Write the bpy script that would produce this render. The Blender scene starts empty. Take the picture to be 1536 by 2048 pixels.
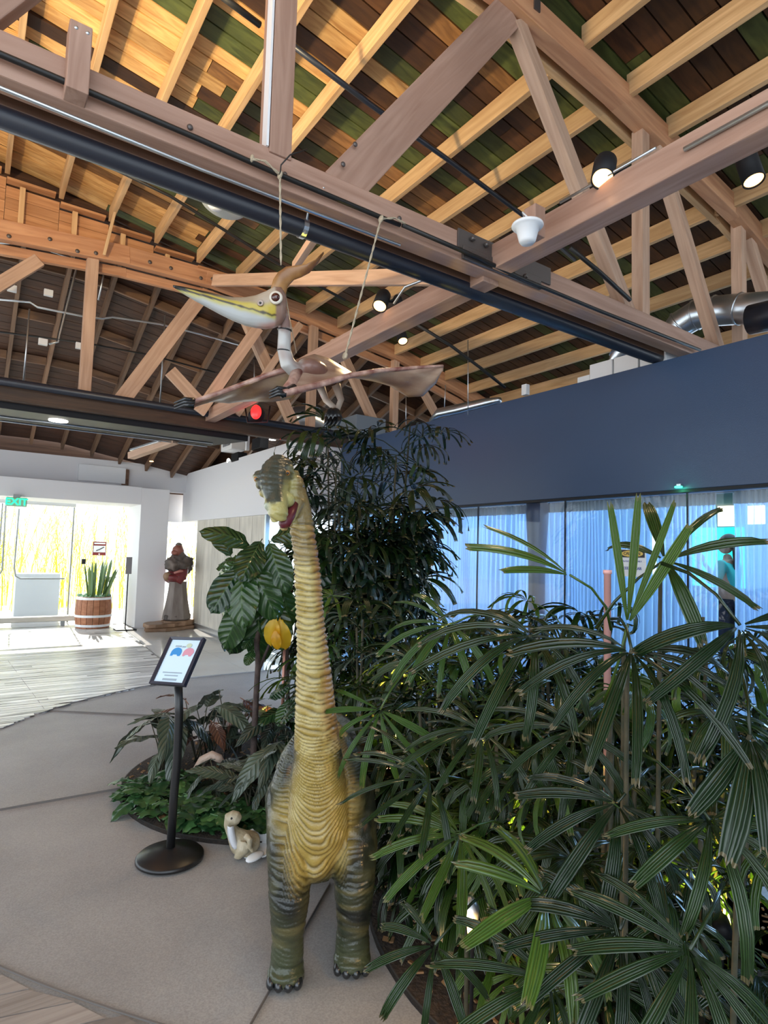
import bpy, bmesh, math, random
from mathutils import Vector, Matrix, noise
PI=math.pi
S=bpy.context.scene; COL=S.collection
rnd=random.Random(7)
# ---------------- camera ----------------
F_PX=1191.4; YAW=0.606325; PIT=0.067524; ROL=0.027708; EYE=Vector((0,0,1.5))
def _basis():
    cy,sy,cp,sp,cr,sr=math.cos(YAW),math.sin(YAW),math.cos(PIT),math.sin(PIT),math.cos(ROL),math.sin(ROL)
    f=Vector((sy*cp,cy*cp,sp)); r0=Vector((cy,-sy,0)); u0=r0.cross(f)
    return cr*r0+sr*u0, -sr*r0+cr*u0, f
CR,CU,CF=_basis()
cam=bpy.data.cameras.new('camera'); co=bpy.data.objects.new('camera',cam); COL.objects.link(co)
m=Matrix((CR,CU,-CF)).transposed().to_4x4(); m.translation=EYE; co.matrix_world=m
cam.sensor_fit='VERTICAL'; cam.sensor_height=36.0; cam.lens=F_PX/2048*36; cam.clip_start=0.02; cam.clip_end=200
S.camera=co
# ---------------- world, sun, exposure ----------------
w=bpy.data.worlds.new('sky'); S.world=w; w.use_nodes=True
bg=w.node_tree.nodes['Background']; bg.inputs[0].default_value=(0.80,0.90,1.0,1); bg.inputs[1].default_value=1.9
def lamp(name,kind,loc,energy,color=(1,1,1),size=None,target=None,spot=None,blend=0.5,sizey=None,cam_vis=None):
    l=bpy.data.lights.new(name,kind); l.energy=energy; l.color=color
    if kind=='AREA':
        l.size=size or 1
        if sizey: l.shape='RECTANGLE'; l.size_y=sizey
    elif kind=='SUN': l.angle=size or .01
    else: l.shadow_soft_size=size or .05
    if kind=='SPOT': l.spot_size=spot or 1; l.spot_blend=blend
    o=bpy.data.objects.new(name,l); COL.objects.link(o); o.location=loc
    if target is not None:
        o.rotation_euler=(Vector(target)-Vector(loc)).to_track_quat('-Z','Y').to_euler()
    return o
lamp('sun','SUN',(1,22,8),6.0,(1,0.93,0.82),0.01,target=(.4,12,0.5))
S.view_settings.view_transform='Standard'; S.view_settings.look='None'; S.view_settings.gamma=1
S.view_settings.use_curve_mapping=False; S.view_settings.exposure=0.75
# ---------------- picture point -> place in the hall ----------------
def ray(x,y): return CR*((x-768)/F_PX)-CU*((y-1024)/F_PX)+CF
def at(x,y,D): return EYE+ray(x,y)*D
def fz(x,y,z=0):
    d=ray(x,y); return EYE+d*((z-EYE.z)/d.z)
def px(x,y,X):
    d=ray(x,y); return EYE+d*(X/d.x)
def py(x,y,Y):
    d=ray(x,y); return EYE+d*(Y/d.y)
def dep(p): return (Vector(p)-EYE).dot(CF)
# ---------------- materials ----------------
def newmat(name):
    m=bpy.data.materials.new(name); m.use_nodes=True; nt=m.node_tree
    return m,nt,nt.nodes['Principled BSDF']
def N(nt,t,**k):
    n=nt.nodes.new(t)
    for a,b in k.items():
        if a.startswith('i_'): n.inputs[a[2:].replace('_',' ')].default_value=b
        else: setattr(n,a,b)
    return n
def c4(c): return (c[0],c[1],c[2],1)
def mat(name,c,rough=.5,metal=0,c2=None,scale=8,bump=0,bscale=40,spec=.5,stretch=None,emit=None,es=0,coat=0):
    m,nt,b=newmat(name); L=nt.links.new
    b.inputs['Base Color'].default_value=c4(c); b.inputs['Roughness'].default_value=rough; b.inputs['Metallic'].default_value=metal
    b.inputs['Specular IOR Level'].default_value=spec
    if coat: b.inputs['Coat Weight'].default_value=coat; b.inputs['Coat Roughness'].default_value=.15
    if emit: b.inputs['Emission Color'].default_value=c4(emit); b.inputs['Emission Strength'].default_value=es
    tc=N(nt,'ShaderNodeTexCoord'); mp=N(nt,'ShaderNodeMapping'); L(tc.outputs['Object'],mp.inputs[0])
    if stretch: mp.inputs['Scale'].default_value=stretch
    if c2:
        n=N(nt,'ShaderNodeTexNoise'); n.inputs['Scale'].default_value=scale; n.inputs['Detail'].default_value=6
        L(mp.outputs[0],n.inputs['Vector']); r=N(nt,'ShaderNodeValToRGB')
        r.color_ramp.elements[0].position=.32; r.color_ramp.elements[1].position=.68
        r.color_ramp.elements[0].color=c4(c); r.color_ramp.elements[1].color=c4(c2)
        L(n.outputs[0],r.inputs[0]); L(r.outputs[0],b.inputs['Base Color'])
    if bump:
        n2=N(nt,'ShaderNodeTexNoise'); n2.inputs['Scale'].default_value=bscale; n2.inputs['Detail'].default_value=4
        L(mp.outputs[0],n2.inputs['Vector']); bp=N(nt,'ShaderNodeBump'); bp.inputs['Strength'].default_value=bump; bp.inputs['Distance'].default_value=.01
        L(n2.outputs[0],bp.inputs['Height']); L(bp.outputs[0],b.inputs['Normal'])
    return m
def wood(name,c1,c2,rough=.6,var=.35,grain=18,bump=.25,hue=None,ramp=(.3,.7)):
    """long grain along local x, each object its own tone"""
    m,nt,b=newmat(name); L=nt.links.new
    tc=N(nt,'ShaderNodeTexCoord'); oi=N(nt,'ShaderNodeObjectInfo')
    ad=N(nt,'ShaderNodeVectorMath',operation='ADD'); sc=N(nt,'ShaderNodeVectorMath',operation='SCALE'); sc.inputs['Scale'].default_value=37
    cx=N(nt,'ShaderNodeCombineXYZ'); L(oi.outputs['Random'],cx.inputs[0]); L(oi.outputs['Random'],cx.inputs[1]); L(oi.outputs['Random'],cx.inputs[2])
    L(cx.outputs[0],sc.inputs[0]); L(tc.outputs['Object'],ad.inputs[0]); L(sc.outputs[0],ad.inputs[1])
    mp=N(nt,'ShaderNodeMapping'); mp.inputs['Scale'].default_value=(.8,grain*.6,grain*.6); L(ad.outputs[0],mp.inputs[0])
    n=N(nt,'ShaderNodeTexNoise'); n.inputs['Scale'].default_value=1.6; n.inputs['Detail'].default_value=8; n.inputs['Distortion'].default_value=1.2
    L(mp.outputs[0],n.inputs['Vector'])
    n3=N(nt,'ShaderNodeTexNoise'); n3.inputs['Scale'].default_value=1.5; L(ad.outputs[0],n3.inputs['Vector'])
    r=N(nt,'ShaderNodeValToRGB'); r.color_ramp.elements[0].position=ramp[0]; r.color_ramp.elements[1].position=ramp[1]
    r.color_ramp.elements[0].color=c4(c1); r.color_ramp.elements[1].color=c4(c2); L(n.outputs[0],r.inputs[0])
    hs=N(nt,'ShaderNodeHueSaturation'); L(r.outputs[0],hs.inputs['Color'])
    ma=N(nt,'ShaderNodeMapRange'); ma.inputs['To Min'].default_value=1-var; ma.inputs['To Max'].default_value=1+var
    L(oi.outputs['Random'],ma.inputs['Value'])
    mu=N(nt,'ShaderNodeMath',operation='MULTIPLY'); mr=N(nt,'ShaderNodeMapRange'); mr.inputs['To Min'].default_value=.75; mr.inputs['To Max'].default_value=1.25
    L(n3.outputs[0],mr.inputs['Value']); L(ma.outputs[0],mu.inputs[0]); L(mr.outputs[0],mu.inputs[1]); L(mu.outputs[0],hs.inputs['Value'])
    L(hs.outputs[0],b.inputs['Base Color']); b.inputs['Roughness'].default_value=rough
    bp=N(nt,'ShaderNodeBump'); bp.inputs['Strength'].default_value=bump; bp.inputs['Distance'].default_value=.004
    L(n.outputs[0],bp.inputs['Height']); L(bp.outputs[0],b.inputs['Normal'])
    return m
M={}
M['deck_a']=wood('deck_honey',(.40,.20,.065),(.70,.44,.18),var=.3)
M['deck_b']=wood('deck_brown',(.035,.014,.007),(.085,.036,.014),var=.45)  # darkest deck tone: the roof's dim right side is put into the colour
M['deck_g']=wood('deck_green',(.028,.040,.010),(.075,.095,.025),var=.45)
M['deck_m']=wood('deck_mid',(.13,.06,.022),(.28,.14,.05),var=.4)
M['hipdeck']=wood('hip_deck',(.030,.012,.007),(.070,.030,.014),var=.2)
M['hipraft']=wood('hip_rafter',(.12,.065,.037),(.22,.125,.07),var=.3)
M['purlin']=wood('purlin_wood',(.46,.27,.125),(.68,.45,.24),var=.15)
M['truss']=wood('truss_wood',(.30,.17,.12),(.44,.28,.21),var=.12)
M['truss_pale']=wood('truss_pale_wood',(.44,.27,.18),(.62,.42,.30),var=.12)
M['arch']=wood('arch_wood',(.40,.18,.09),(.60,.32,.17),var=.1)
M['darkwood']=wood('dark_wood',(.10,.05,.03),(.19,.10,.06),var=.25)
M['black']=mat('black_paint',(.010,.011,.014),.55,spec=.3)
M['pipe']=mat('black_pipe',(.012,.016,.028),.38)
M['cable']=mat('black_cable',(.01,.01,.01),.5)
M['steel']=mat('galvanised_steel',(.55,.60,.64),.32,.9,bump=.05)
M['zinc']=mat('duct_zinc',(.50,.58,.66),.28,.95,c2=(.62,.68,.74),scale=3)
M['white']=mat('white_plaster',(.72,.72,.74),.7,bump=.04,bscale=90)
M['white2']=mat('white_enamel',(.8,.82,.84),.35)
M['navy']=mat('slate_blue_plaster',(.030,.062,.130),.40,bump=.08,bscale=120)
M['rope']=mat('rope_hemp',(.5,.42,.3),.9,bump=.6,bscale=200)
M['bulb']=mat('warm_lamp_glow',(1,.8,.5),.5,emit=(1,.50,.16),es=3.6)
M['coolglow']=mat('cool_lamp_glow',(1,1,1),.5,emit=(1,.97,.92),es=7)
# ---------------- mesh helpers ----------------
class MB:
    def __init__(s): s.b=bmesh.new(); s.uv={}
    def box(s,c,d,rot=None):
        M4=Matrix.Translation(Vector(c))
        if rot: M4=M4@rot.to_4x4()
        r=bmesh.ops.create_cube(s.b,size=1,matrix=M4@Matrix.Diagonal((d[0],d[1],d[2],1))); return r['verts']
    def ball(s,c,r,seg=16,ring=10,rot=None):
        if not hasattr(r,'__len__'): r=(r,r,r)
        M4=Matrix.Translation(Vector(c))
        if rot: M4=M4@rot.to_4x4()
        bmesh.ops.create_uvsphere(s.b,u_segments=seg,v_segments=ring,radius=1,matrix=M4@Matrix.Diagonal((r[0],r[1],r[2],1))); return s
    def tube(s,pts,rad,seg=10,cap=True,up=None):
        pts=[Vector(p) for p in pts]; n=len(pts)
        if not hasattr(rad,'__len__'): rad=[rad]*n
        t0=(pts[1]-pts[0]).normalized(); a=Vector((0,0,1)) if abs(t0.z)<.9 else Vector((1,0,0))
        if up: a=Vector(up)
        nx=(a-t0*a.dot(t0)).normalized(); rings=[]
        for i,p in enumerate(pts):
            t=(pts[min(i+1,n-1)]-pts[max(i-1,0)]).normalized()
            nx=(nx-t*nx.dot(t)).normalized(); ny=t.cross(nx); r=rad[i]
            rx,ry=(r if hasattr(r,'__len__') else (r,r))
            rings.append([s.b.verts.new(p+nx*(rx*math.cos(2*PI*k/seg))+ny*(ry*math.sin(2*PI*k/seg))) for k in range(seg)])
        for i in range(n-1):
            for k in range(seg): s.b.faces.new((rings[i][k],rings[i][(k+1)%seg],rings[i+1][(k+1)%seg],rings[i+1][k]))
        if cap: s.b.faces.new(rings[0][::-1]); s.b.faces.new(rings[-1])
        return s
    def lathe(s,prof,c=(0,0,0),seg=24,axis=None):
        """prof (r,z) list"""
        R=Matrix.Identity(3) if axis is None else Vector((0,0,1)).rotation_difference(Vector(axis)).to_matrix()
        rings=[]
        for r,z in prof: rings.append([s.b.verts.new(Vector(c)+R@Vector((r*math.cos(2*PI*k/seg),r*math.sin(2*PI*k/seg),z))) for k in range(seg)])
        for i in range(len(prof)-1):
            for k in range(seg): s.b.faces.new((rings[i][k],rings[i][(k+1)%seg],rings[i+1][(k+1)%seg],rings[i+1][k]))
        if prof[0][0]>1e-4: s.b.faces.new(rings[0][::-1])
        if prof[-1][0]>1e-4: s.b.faces.new(rings[-1])
        return s
    def prism(s,poly,h0,h1):
        """poly xy list extruded z"""
        a=[s.b.verts.new((p[0],p[1],h0)) for p in poly]; b=[s.b.verts.new((p[0],p[1],h1)) for p in poly]
        n=len(poly); s.b.faces.new(a[::-1]); s.b.faces.new(b)
        for i in range(n): s.b.faces.new((a[i],a[(i+1)%n],b[(i+1)%n],b[i]))
        return s
    def quadgrid(s,g,uv=False):
        vs=[[s.b.verts.new(p) for p in row] for row in g]
        if uv:
            for i,row in enumerate(vs):
                for j,v in enumerate(row): s.uv[v]=(j/(len(row)-1),i/(len(vs)-1))
        for i in range(len(vs)-1):
            for j in range(len(vs[0])-1): s.b.faces.new((vs[i][j],vs[i][j+1],vs[i+1][j+1],vs[i+1][j]))
        return vs
    def mesh(s,name,m,smooth=False):
        bmesh.ops.recalc_face_normals(s.b,faces=s.b.faces[:])
        if s.uv:
            ul=s.b.loops.layers.uv.new('UVMap')
            for f in s.b.faces:
                for l in f.loops: l[ul].uv=s.uv.get(l.vert,(.5,.01))
        me=bpy.data.meshes.new(name); s.b.to_mesh(me); s.b.free()
        if m: me.materials.append(m)
        if smooth:
            for p in me.polygons: p.use_smooth=True
        return me
    def done(s,name,m,parent=None,smooth=False,mat4=None,bevel=0,solid=0):
        me=s.mesh(name,m,smooth); return link(name,me,parent,mat4,bevel,solid)
def link(name,me,parent=None,mat4=None,bevel=0,solid=0):
    o=bpy.data.objects.new(name,me); COL.objects.link(o)
    if parent is not None: o.parent=parent
    if mat4 is not None: o.matrix_world=mat4 if parent is None else mat4; 
    if mat4 is not None and parent is not None: o.matrix_basis=PINV(parent)@mat4
    if solid:
        md=o.modifiers.new('s','SOLIDIFY'); md.thickness=solid; md.offset=0
    if bevel:
        md=o.modifiers.new('b','BEVEL'); md.width=bevel; md.segments=2; md.limit_method='ANGLE'
    return o
def WM(o):
    m=o.matrix_basis.copy()
    while o.parent is not None: o=o.parent; m=o.matrix_basis@m
    return m
def PINV(p): return WM(p).inverted()
def tag(o,label,cat=None,group=None,kind=None):
    if label: o['label']=label
    if cat: o['category']=cat
    if group: o['group']=group
    if kind: o['kind']=kind
    return o
def empty(name,label=None,cat=None,loc=(0,0,0),group=None,kind=None,rz=0):
    o=bpy.data.objects.new(name,None); COL.objects.link(o); o.location=loc; o.rotation_euler=(0,0,rz); o.empty_display_size=.1
    return tag(o,label,cat,group,kind)
def frame(o):
    """world->local offset so that parts can be given in world coordinates"""
    return PINV(o)
def part(mb,name,m,parent,smooth=False,bevel=0,solid=0,label=None):
    """part built in world coordinates under a parent at any place"""
    inv=PINV(parent)
    for v in mb.b.verts: v.co=inv@v.co
    o=mb.done(name,m,parent,smooth,None,bevel,solid)
    if label: o['label']=label
    return o
def beam(name,p0,p1,wd,hg,m,parent,bev=.004,up=(0,0,1),label=None):
    p0=Vector(p0); p1=Vector(p1); x=(p1-p0); L=x.length; x.normalize(); u=Vector(up)
    if abs(x.dot(u))>.95: u=Vector((0,1,0))
    y=u.cross(x).normalized(); z=x.cross(y)
    M4=Matrix((x,y,z)).transposed().to_4x4(); M4.translation=(p0+p1)/2
    mb=MB(); mb.box((0,0,0),(L,wd,hg)); o=mb.done(name,m,parent,False,M4,bev)
    if label: o['label']=label
    return o
def text(txt,size,m,parent,M4,name='lettering',ext=.0006,label=None,align='CENTER',bold=0):
    c=bpy.data.curves.new('t','FONT'); c.body=txt; c.size=size; c.extrude=ext; c.align_x=align; c.align_y='CENTER'; c.offset=bold
    o=bpy.data.objects.new('t',c); COL.objects.link(o)
    me=bpy.data.meshes.new_from_object(o.evaluated_get(bpy.context.evaluated_depsgraph_get())); bpy.data.objects.remove(o)
    me.materials.clear(); me.materials.append(m)
    return link(name,me,parent,M4)
def frameM(o,x,y):
    x=Vector(x).normalized(); z=x.cross(Vector(y)).normalized(); y=z.cross(x)
    m=Matrix((x,y,z)).transposed().to_4x4(); m.translation=Vector(o); return m
# ================= SETTING =================
Y1,Y2=2.3,7.0; XW,XD,YJ,ZF,ZH=3.5,4.1,6.98,2.96,2.0     # white wall, dark wall, jog, fascia top, door head
# floor with arc and planks
M['floor']=mat('polished_concrete',(.275,.262,.255),.5,c2=(.36,.345,.33),scale=1.6,bump=.03,bscale=150,spec=.4)
def _floor():
    m=M['floor']; nt=m.node_tree; L=nt.links.new; b=nt.nodes['Principled BSDF']
    r=[n for n in nt.nodes if n.type=='VALTORGB'][0]; tc=[n for n in nt.nodes if n.type=='TEX_COORD'][0]
    n=N(nt,'ShaderNodeTexNoise'); n.inputs['Scale'].default_value=160; n.inputs['Detail'].default_value=2; L(tc.outputs['Object'],n.inputs['Vector'])
    mr=N(nt,'ShaderNodeMapRange'); mr.inputs['From Min'].default_value=.3; mr.inputs['From Max'].default_value=.7; mr.inputs['To Min'].default_value=.86; mr.inputs['To Max'].default_value=1.14; L(n.outputs[0],mr.inputs['Value'])
    mx=N(nt,'ShaderNodeMixRGB',blend_type='MULTIPLY'); mx.inputs[0].default_value=1; L(r.outputs[0],mx.inputs[1]); L(mr.outputs[0],mx.inputs[2]); L(mx.outputs[0],b.inputs['Base Color'])
_floor()
M['joint']=mat('joint_dark',(.15,.135,.125),.8)
floor=empty('floor',kind='structure')
floor['label']='grey concrete hall floor with curved plank inlays'
mb=MB(); mb.box((1.5,5,-.06),(13,17.6,.1)); part(mb,'floor_slab',M['floor'],floor)
ARC=(-2.6,13.6)     # far plank field: everything beyond the arc, centre of the circle solved from three points
def circ(a,b,c):
    ax,ay,bx,by,cx,cy=a[0],a[1],b[0],b[1],c[0],c[1]
    d=2*(ax*(by-cy)+bx*(cy-ay)+cx*(ay-by))
    ux=((ax*ax+ay*ay)*(by-cy)+(bx*bx+by*by)*(cy-ay)+(cx*cx+cy*cy)*(ay-by))/d
    uy=((ax*ax+ay*ay)*(cx-bx)+(bx*bx+by*by)*(ax-cx)+(cx*cx+cy*cy)*(bx-ax))/d
    return ux,uy,math.hypot(ax-ux,ay-uy)
pA,pB,pC=fz(0,1458),fz(170,1400),fz(300,1371)
acx,acy,ar=circ(pA,pB,pC)
M['fplank']=wood('washed_floor_plank',(.10,.08,.065),(.76,.74,.70),rough=.30,var=.3,grain=26,bump=.15,ramp=(.36,.52))
M['fplank2']=wood('grey_floor_plank',(.20,.17,.15),(.33,.29,.26),rough=.45,var=.15,grain=40,bump=.1)
pw=.118; y=5.2
def arc_y(x):   # lower boundary of plank field at x
    dx=x-acx; s=ar*ar-dx*dx
    if s<0: return None
    return acy-math.sqrt(s) if acy>7 else acy+math.sqrt(s)
i=0
while y<12.3:
    # right boundary slanting from (.., ) beside the tiles
    xr_a=2.12+(y-7.15)*(2.35-2.12)/(11.4-7.15) if y>7.15 else 2.1
    xs=[]; x=-4.0
    while x<xr_a-.01: xs.append(x); x+=.08
    xs.append(xr_a)
    low=[]; top=[]
    for x in xs:
        a=arc_y(x); lo=max(y,a) if a is not None else y
        if lo<y+pw-.018: low.append((x,lo)); top.append((x,y+pw-.013))
    if len(low)>2:
        bp0=[(p[0],p[1]-.004) for p in low[::6]]+[(low[-1][0],low[-1][1])]+[(top[-1][0],y+pw),(top[0][0],y+pw)]
        mb=MB(); mb.prism(bp0,-.0098,-.004); mb.done('plank_bedding',M['joint'],floor)
        st=0; k=rnd.randint(8,24)
        while st<len(low)-2:
            e=min(st+k,len(low)-1)
            poly=[(p[0]+(.002 if q==0 else 0),p[1]) for q,p in enumerate(low[st:e+1])]+top[st:e+1][::-1]
            sub=low[st:e+1:4]; sub=sub if sub[-1]==low[e] else sub+[low[e]]
            tt=[top[st],top[e]]
            poly=sub+[tt[1],tt[0]]
            if len(poly)>=4:
                mb=MB(); c0=Vector((low[st][0],y,0)); mb.prism([(p[0]-c0.x,p[1]-c0.y) for p in poly],-.0095,.001+.002*rnd.random())
                o=mb.done('floor_plank',M['fplank'],floor); o.location=c0
            st=e; k=rnd.randint(16,34)
    y+=pw; i+=1
# polished pale tiles right of the planks
M['tile']=mat('polished_pale_tile',(.47,.46,.44),.12,c2=(.55,.54,.52),scale=1.2,spec=.7)
def seg_tile(p):
    mb=MB(); mb.prism(p,-.009,.003); part(mb,'floor_tile',M['tile'],floor)
tx=[2.14,2.9,3.55]
for (a,b) in ((0,1),(1,2)):
    for (ya,yb) in ((6.98,8.4),(8.41,9.9),(9.91,11.5)):
        xa=tx[a] + ((ya-7)*.055 if a==0 else .004); xb=tx[a]+((yb-7)*.055 if a==0 else .004)
        seg_tile([(xa,ya),(tx[b],ya),(tx[b],yb),(xb,yb)])
# saw-cut joints as thin inlaid strips
def joint(p,q,wd=.003):
    p=Vector(p);q=Vector(q); beam('floor_joint',(p.x,p.y,-.008),(q.x,q.y,-.008),wd,.02,M['joint'],floor,0)
joint(fz(0,1618),fz(300,1565)); joint(fz(90,1420),fz(300,1430)); joint(fz(500,2048),fz(660,1765),.003); joint(fz(0,1300),fz(90,1420))
def arcstrip(cx,cy,r,a0,a1,wd=.007,n=40):
    mb=MB(); g=[]
    for k in range(n+1):
        a=a0+(a1-a0)*k/n; g.append([(cx+(r-wd/2)*math.cos(a),cy+(r-wd/2)*math.sin(a),.0035),(cx+(r+wd/2)*math.cos(a),cy+(r+wd/2)*math.sin(a),.0035)])
    mb.quadgrid(g); part(mb,'floor_joint',M['joint'],floor,solid=.006)
a1=math.atan2(pA.y-acy,pA.x-acx); a2=math.atan2(7-acy,2.1-acx)
arcstrip(acx,acy,ar,a1-.15,a2)
# near plank field, lower left corner, inside a second arc
q1,q2,q3=fz(0,1935),fz(150,1995),fz(300,2045)
bcx,bcy,br=circ(q1,q2,q3)
near_in=(math.hypot(q2.x-bcx,q2.y-bcy))
print('arcs',acx,acy,ar,bcx,bcy,br)
d=Vector((.97,-.24,0)).normalized(); nrm=Vector((-d.y,d.x,0))
o0=Vector((q2.x,q2.y,0))
def inside(p):
    r=math.hypot(p.x-bcx,p.y-bcy); return (r<br-.006) if math.hypot(-bcx,1.4-bcy)<br else (r>br+.006)
for k in range(26):
    c0=o0+nrm*(.75-.11*k)
    def edge(off): return [p for p in (c0+nrm*off+d*(-2.2+s_*.05) for s_ in range(90)) if inside(p) and -1.6<p.x<1.5 and p.y>-.6]
    lo_,hi_=edge(0),edge(.104)
    if len(lo_)<2 or len(hi_)<1: continue
    if len(hi_)<2: hi_=[hi_[0],hi_[0]+d*.01]
    lo_,hi_=[lo_[0],lo_[-1]],[hi_[0],hi_[-1]]
    mb=MB(); mb.prism([(p.x-c0.x,p.y-c0.y) for p in lo_+hi_[::-1]],-.0095,.002+.001*rnd.random()); o=mb.done('floor_plank',M['fplank2'],floor); o.location=(c0.x,c0.y,0)
arcstrip(bcx,bcy,br,math.atan2(q1.y-bcy,q1.x-bcx)-.25,math.atan2(q3.y-bcy,q3.x-bcx)+.25)
# outside ground
M['pave']=mat('sunlit_paving',(.75,.73,.69),.8,c2=(.85,.83,.8),scale=2)
mb=MB(); mb.box((1,24,-.12),(40,21,.1)); o=mb.done('ground_outside',M['pave']); tag(o,None,kind='structure')
mb=MB(); mb.box((-12,4,-.12),(13.9,19,.1)); o=mb.done('ground_side',M['pave']); tag(o,None,kind='structure')
# ---------- roof ----------
def zp(x):   # underside of purlins
    return 5.21-.168*abs(x+.15)-.02*max(0,x-4.5)**2
PD=.15
ceil=empty('ceiling','timber plank roof deck on pale purlins',None,kind='structure')
def deck_mesh(x0,x1,wd):
    mb=MB(); n=max(2,int((x1-x0)/.8)+1); xc=(x0+x1)/2; g=[]
    lo=[];
    for k in range(n+1):
        x=x0+(x1-x0)*k/n; z=zp(x)+PD
        lo.append([mb.b.verts.new((x-xc,s*wd/2,z-zp(xc)-PD+h)) for s,h in((-1,0),(1,0),(1,.025),(-1,.025))])
    for k in range(n):
        for j in range(4): mb.b.faces.new((lo[k][j],lo[k][(j+1)%4],lo[k+1][(j+1)%4],lo[k+1][j]))
    mb.b.faces.new(lo[0]); mb.b.faces.new(lo[-1][::-1])
    return mb,xc
yy=-1.2; nrow=0; dr=random.Random(11)
while yy<6.98:
    x=-3.2+dr.random()*.5*0
    cuts=[-3.2]; 
    while cuts[-1]<8.6: cuts.append(cuts[-1]+dr.uniform(1.7,3.4))
    cuts[-1]=8.7
    for a,b in zip(cuts[:-1],cuts[1:]):
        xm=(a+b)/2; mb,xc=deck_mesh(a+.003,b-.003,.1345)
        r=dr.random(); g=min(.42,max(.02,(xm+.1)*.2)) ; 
        key='deck_g' if r<g else ('deck_a' if xm<.9 and r<.85 else 'deck_m' if xm<2.2 and r<.8 or r>.92 else 'deck_b')  # boards darken to the right: light falloff put into the plank colour
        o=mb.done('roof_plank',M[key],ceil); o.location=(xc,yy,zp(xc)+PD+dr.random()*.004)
    yy+=.145; nrow+=1
# purlins, hung between trusses
for k in range(-6,18):
    x=.09+.482*k; z=zp(x)+PD/2
    for a,b in ((-1.2,Y1-.06),(Y1+.06,Y2-.1)):
        beam('purlin',(x,a,z),(x,b,z),.045,PD,M['purlin'],ceil,.003)
# roof above deck so no sky leaks
mb=MB(); g=[]
for k in range(25):
    x=-3.4+k*.51; g.append([(x,-1.3,zp(x)+PD+.06),(x,7.1,zp(x)+PD+.06)])
mb.quadgrid(g); part(mb,'roof_sheet',M['darkwood'],ceil,solid=.03)
# hip bay beyond the second truss
def zh(x,y): return min(zp(x),5.0)-.36*(y-Y2)-.0
nh=0
stuff=MB()
yy=Y2+.08
while yy<12.0:
    n=24
    for k in range(n):
        x0=-3.3+k*.5; x1=x0+.5
        z0=zh(x0,yy)+.13; z1=zh(x1,yy)+.13; dz=-.36*.138
        vs=[stuff.b.verts.new(v) for v in ((x0,yy,z0),(x1,yy,z1),(x1,yy+.138,z1+dz),(x0,yy+.138,z0+dz),(x0,yy,z0+.02),(x1,yy,z1+.02),(x1,yy+.138,z1+dz+.02),(x0,yy+.138,z0+dz+.02))]
        for f in ((0,1,2,3),(4,7,6,5),(0,4,5,1),(3,2,6,7)): stuff.b.faces.new([vs[q] for q in f])
    yy+=.146
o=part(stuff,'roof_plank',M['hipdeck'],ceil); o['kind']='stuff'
mb=MB(); g=[]
for k in range(25):
    x=-3.3+k*.5; g.append([(x,Y2,zh(x,Y2)+.19),(x,12.1,zh(x,12.1)+.19)])
mb.quadgrid(g); part(mb,'roof_sheet',M['darkwood'],ceil,solid=.03)
for k in range(-6,18):
    x=.3+.482*k
    beam('rafter',(x,Y2+.1,zh(x,Y2+.1)+.06),(x,12.0,zh(x,12.0)+.06),.045,.13,M['hipraft'],ceil,.003)
for j,yb in enumerate((7.9,8.8,9.7,10.6)):
    for k in range(-5,16):
        if (k+j)%2 or j%2==0:
            xa=.3+.482*k+.03; xb=xa+.42; beam('blocking',(xa,yb,zh(xa,yb)+.07),(xb,yb,zh(xb,yb)+.07),.04,.11,M['hipraft'],ceil,.002)
mb=MB(); g=[]
for k in range(25):
    x=-3.4+k*.5; g.append([(x,Y2+.05,zh(x,Y2)+.12),(x,Y2+.05,zp(x)+PD+.12)])
mb.quadgrid(g); part(mb,'end_closure',M['hipdeck'],ceil,solid=.03)
mb=MB(); mb.box((1,12.25,3.3),(14,.12,1.5)); part(mb,'eaves_board',M['darkwood'],ceil)
# ---------- trusses ----------
def top_chord(par,Y,xs,th=.17,wd=.09,m='arch'):
    pts=[(x,z) for x,z in xs]; Y0=Y
    for i_,((x0,z0),(x1,z1)) in enumerate(zip(pts[:-1],pts[1:])):
        Y=Y0+.004*(i_%2)
        beam('top_chord',(x0-.07,Y,z0+th/2-.07*(z1-z0)/(x1-x0)),(x1+.07,Y,z1+th/2+.07*(z1-z0)/(x1-x0)),wd,th,M[m],par)
ARCH=[(-3.4,4.1),(-1.6,4.36),(.1,4.5),(1.2,4.6),(2.2,4.62),(3.4,4.52),(5.0,4.30),(6.3,3.98),(7.6,3.55)]
t1=empty('roof_truss','near timber roof truss carrying the thick black pipe','truss',(2,Y1,3.1))
beam('bottom_chord',(-3.4,Y1,3.095),(7.2,Y1,3.095),.10,.155,M['truss'],t1,.006)
beam('bottom_chord',(-3.4,Y1+.13,3.085),(7.2,Y1+.13,3.085),.05,.14,M['darkwood'],t1,.006)
top_chord(t1,Y1-.03,ARCH,.16,.10)
top_chord(t1,Y1+.10,[(x,z+.02) for x,z in ARCH],.12,.05,'purlin')
ZB=3.15
def P(q,Y): v=py(q[0],q[1],Y); return v
def web(par,name,a,b,Y,wd,hg,m='truss_pale',bolts=False):
    """member in the truss plane through two picture points of its axis"""
    beam(name,P(a,Y),P(b,Y),hg,wd,M[m],par,.004,up=(0,1,0))
def web2(par,name,x0,z0,x1,z1,Y,wd,hg=.09,m='truss_pale'):
    beam(name,(x0,Y,z0),(x1,Y,z1),wd,hg,M[m],par,.004,up=(0,1,0))
web2(t1,'post',.975,3.15,.975,4.62,Y1,.10,.12,'truss')
web2(t1,'diagonal_brace',1.28,3.13,2.36,4.62,Y1,.19,.07,'truss')
mb=MB()
p=P((635,0),Y1)
web2(t1,'diagonal_brace',-.19,3.12,.66,4.50,Y1,.19,.07,'truss')
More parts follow.
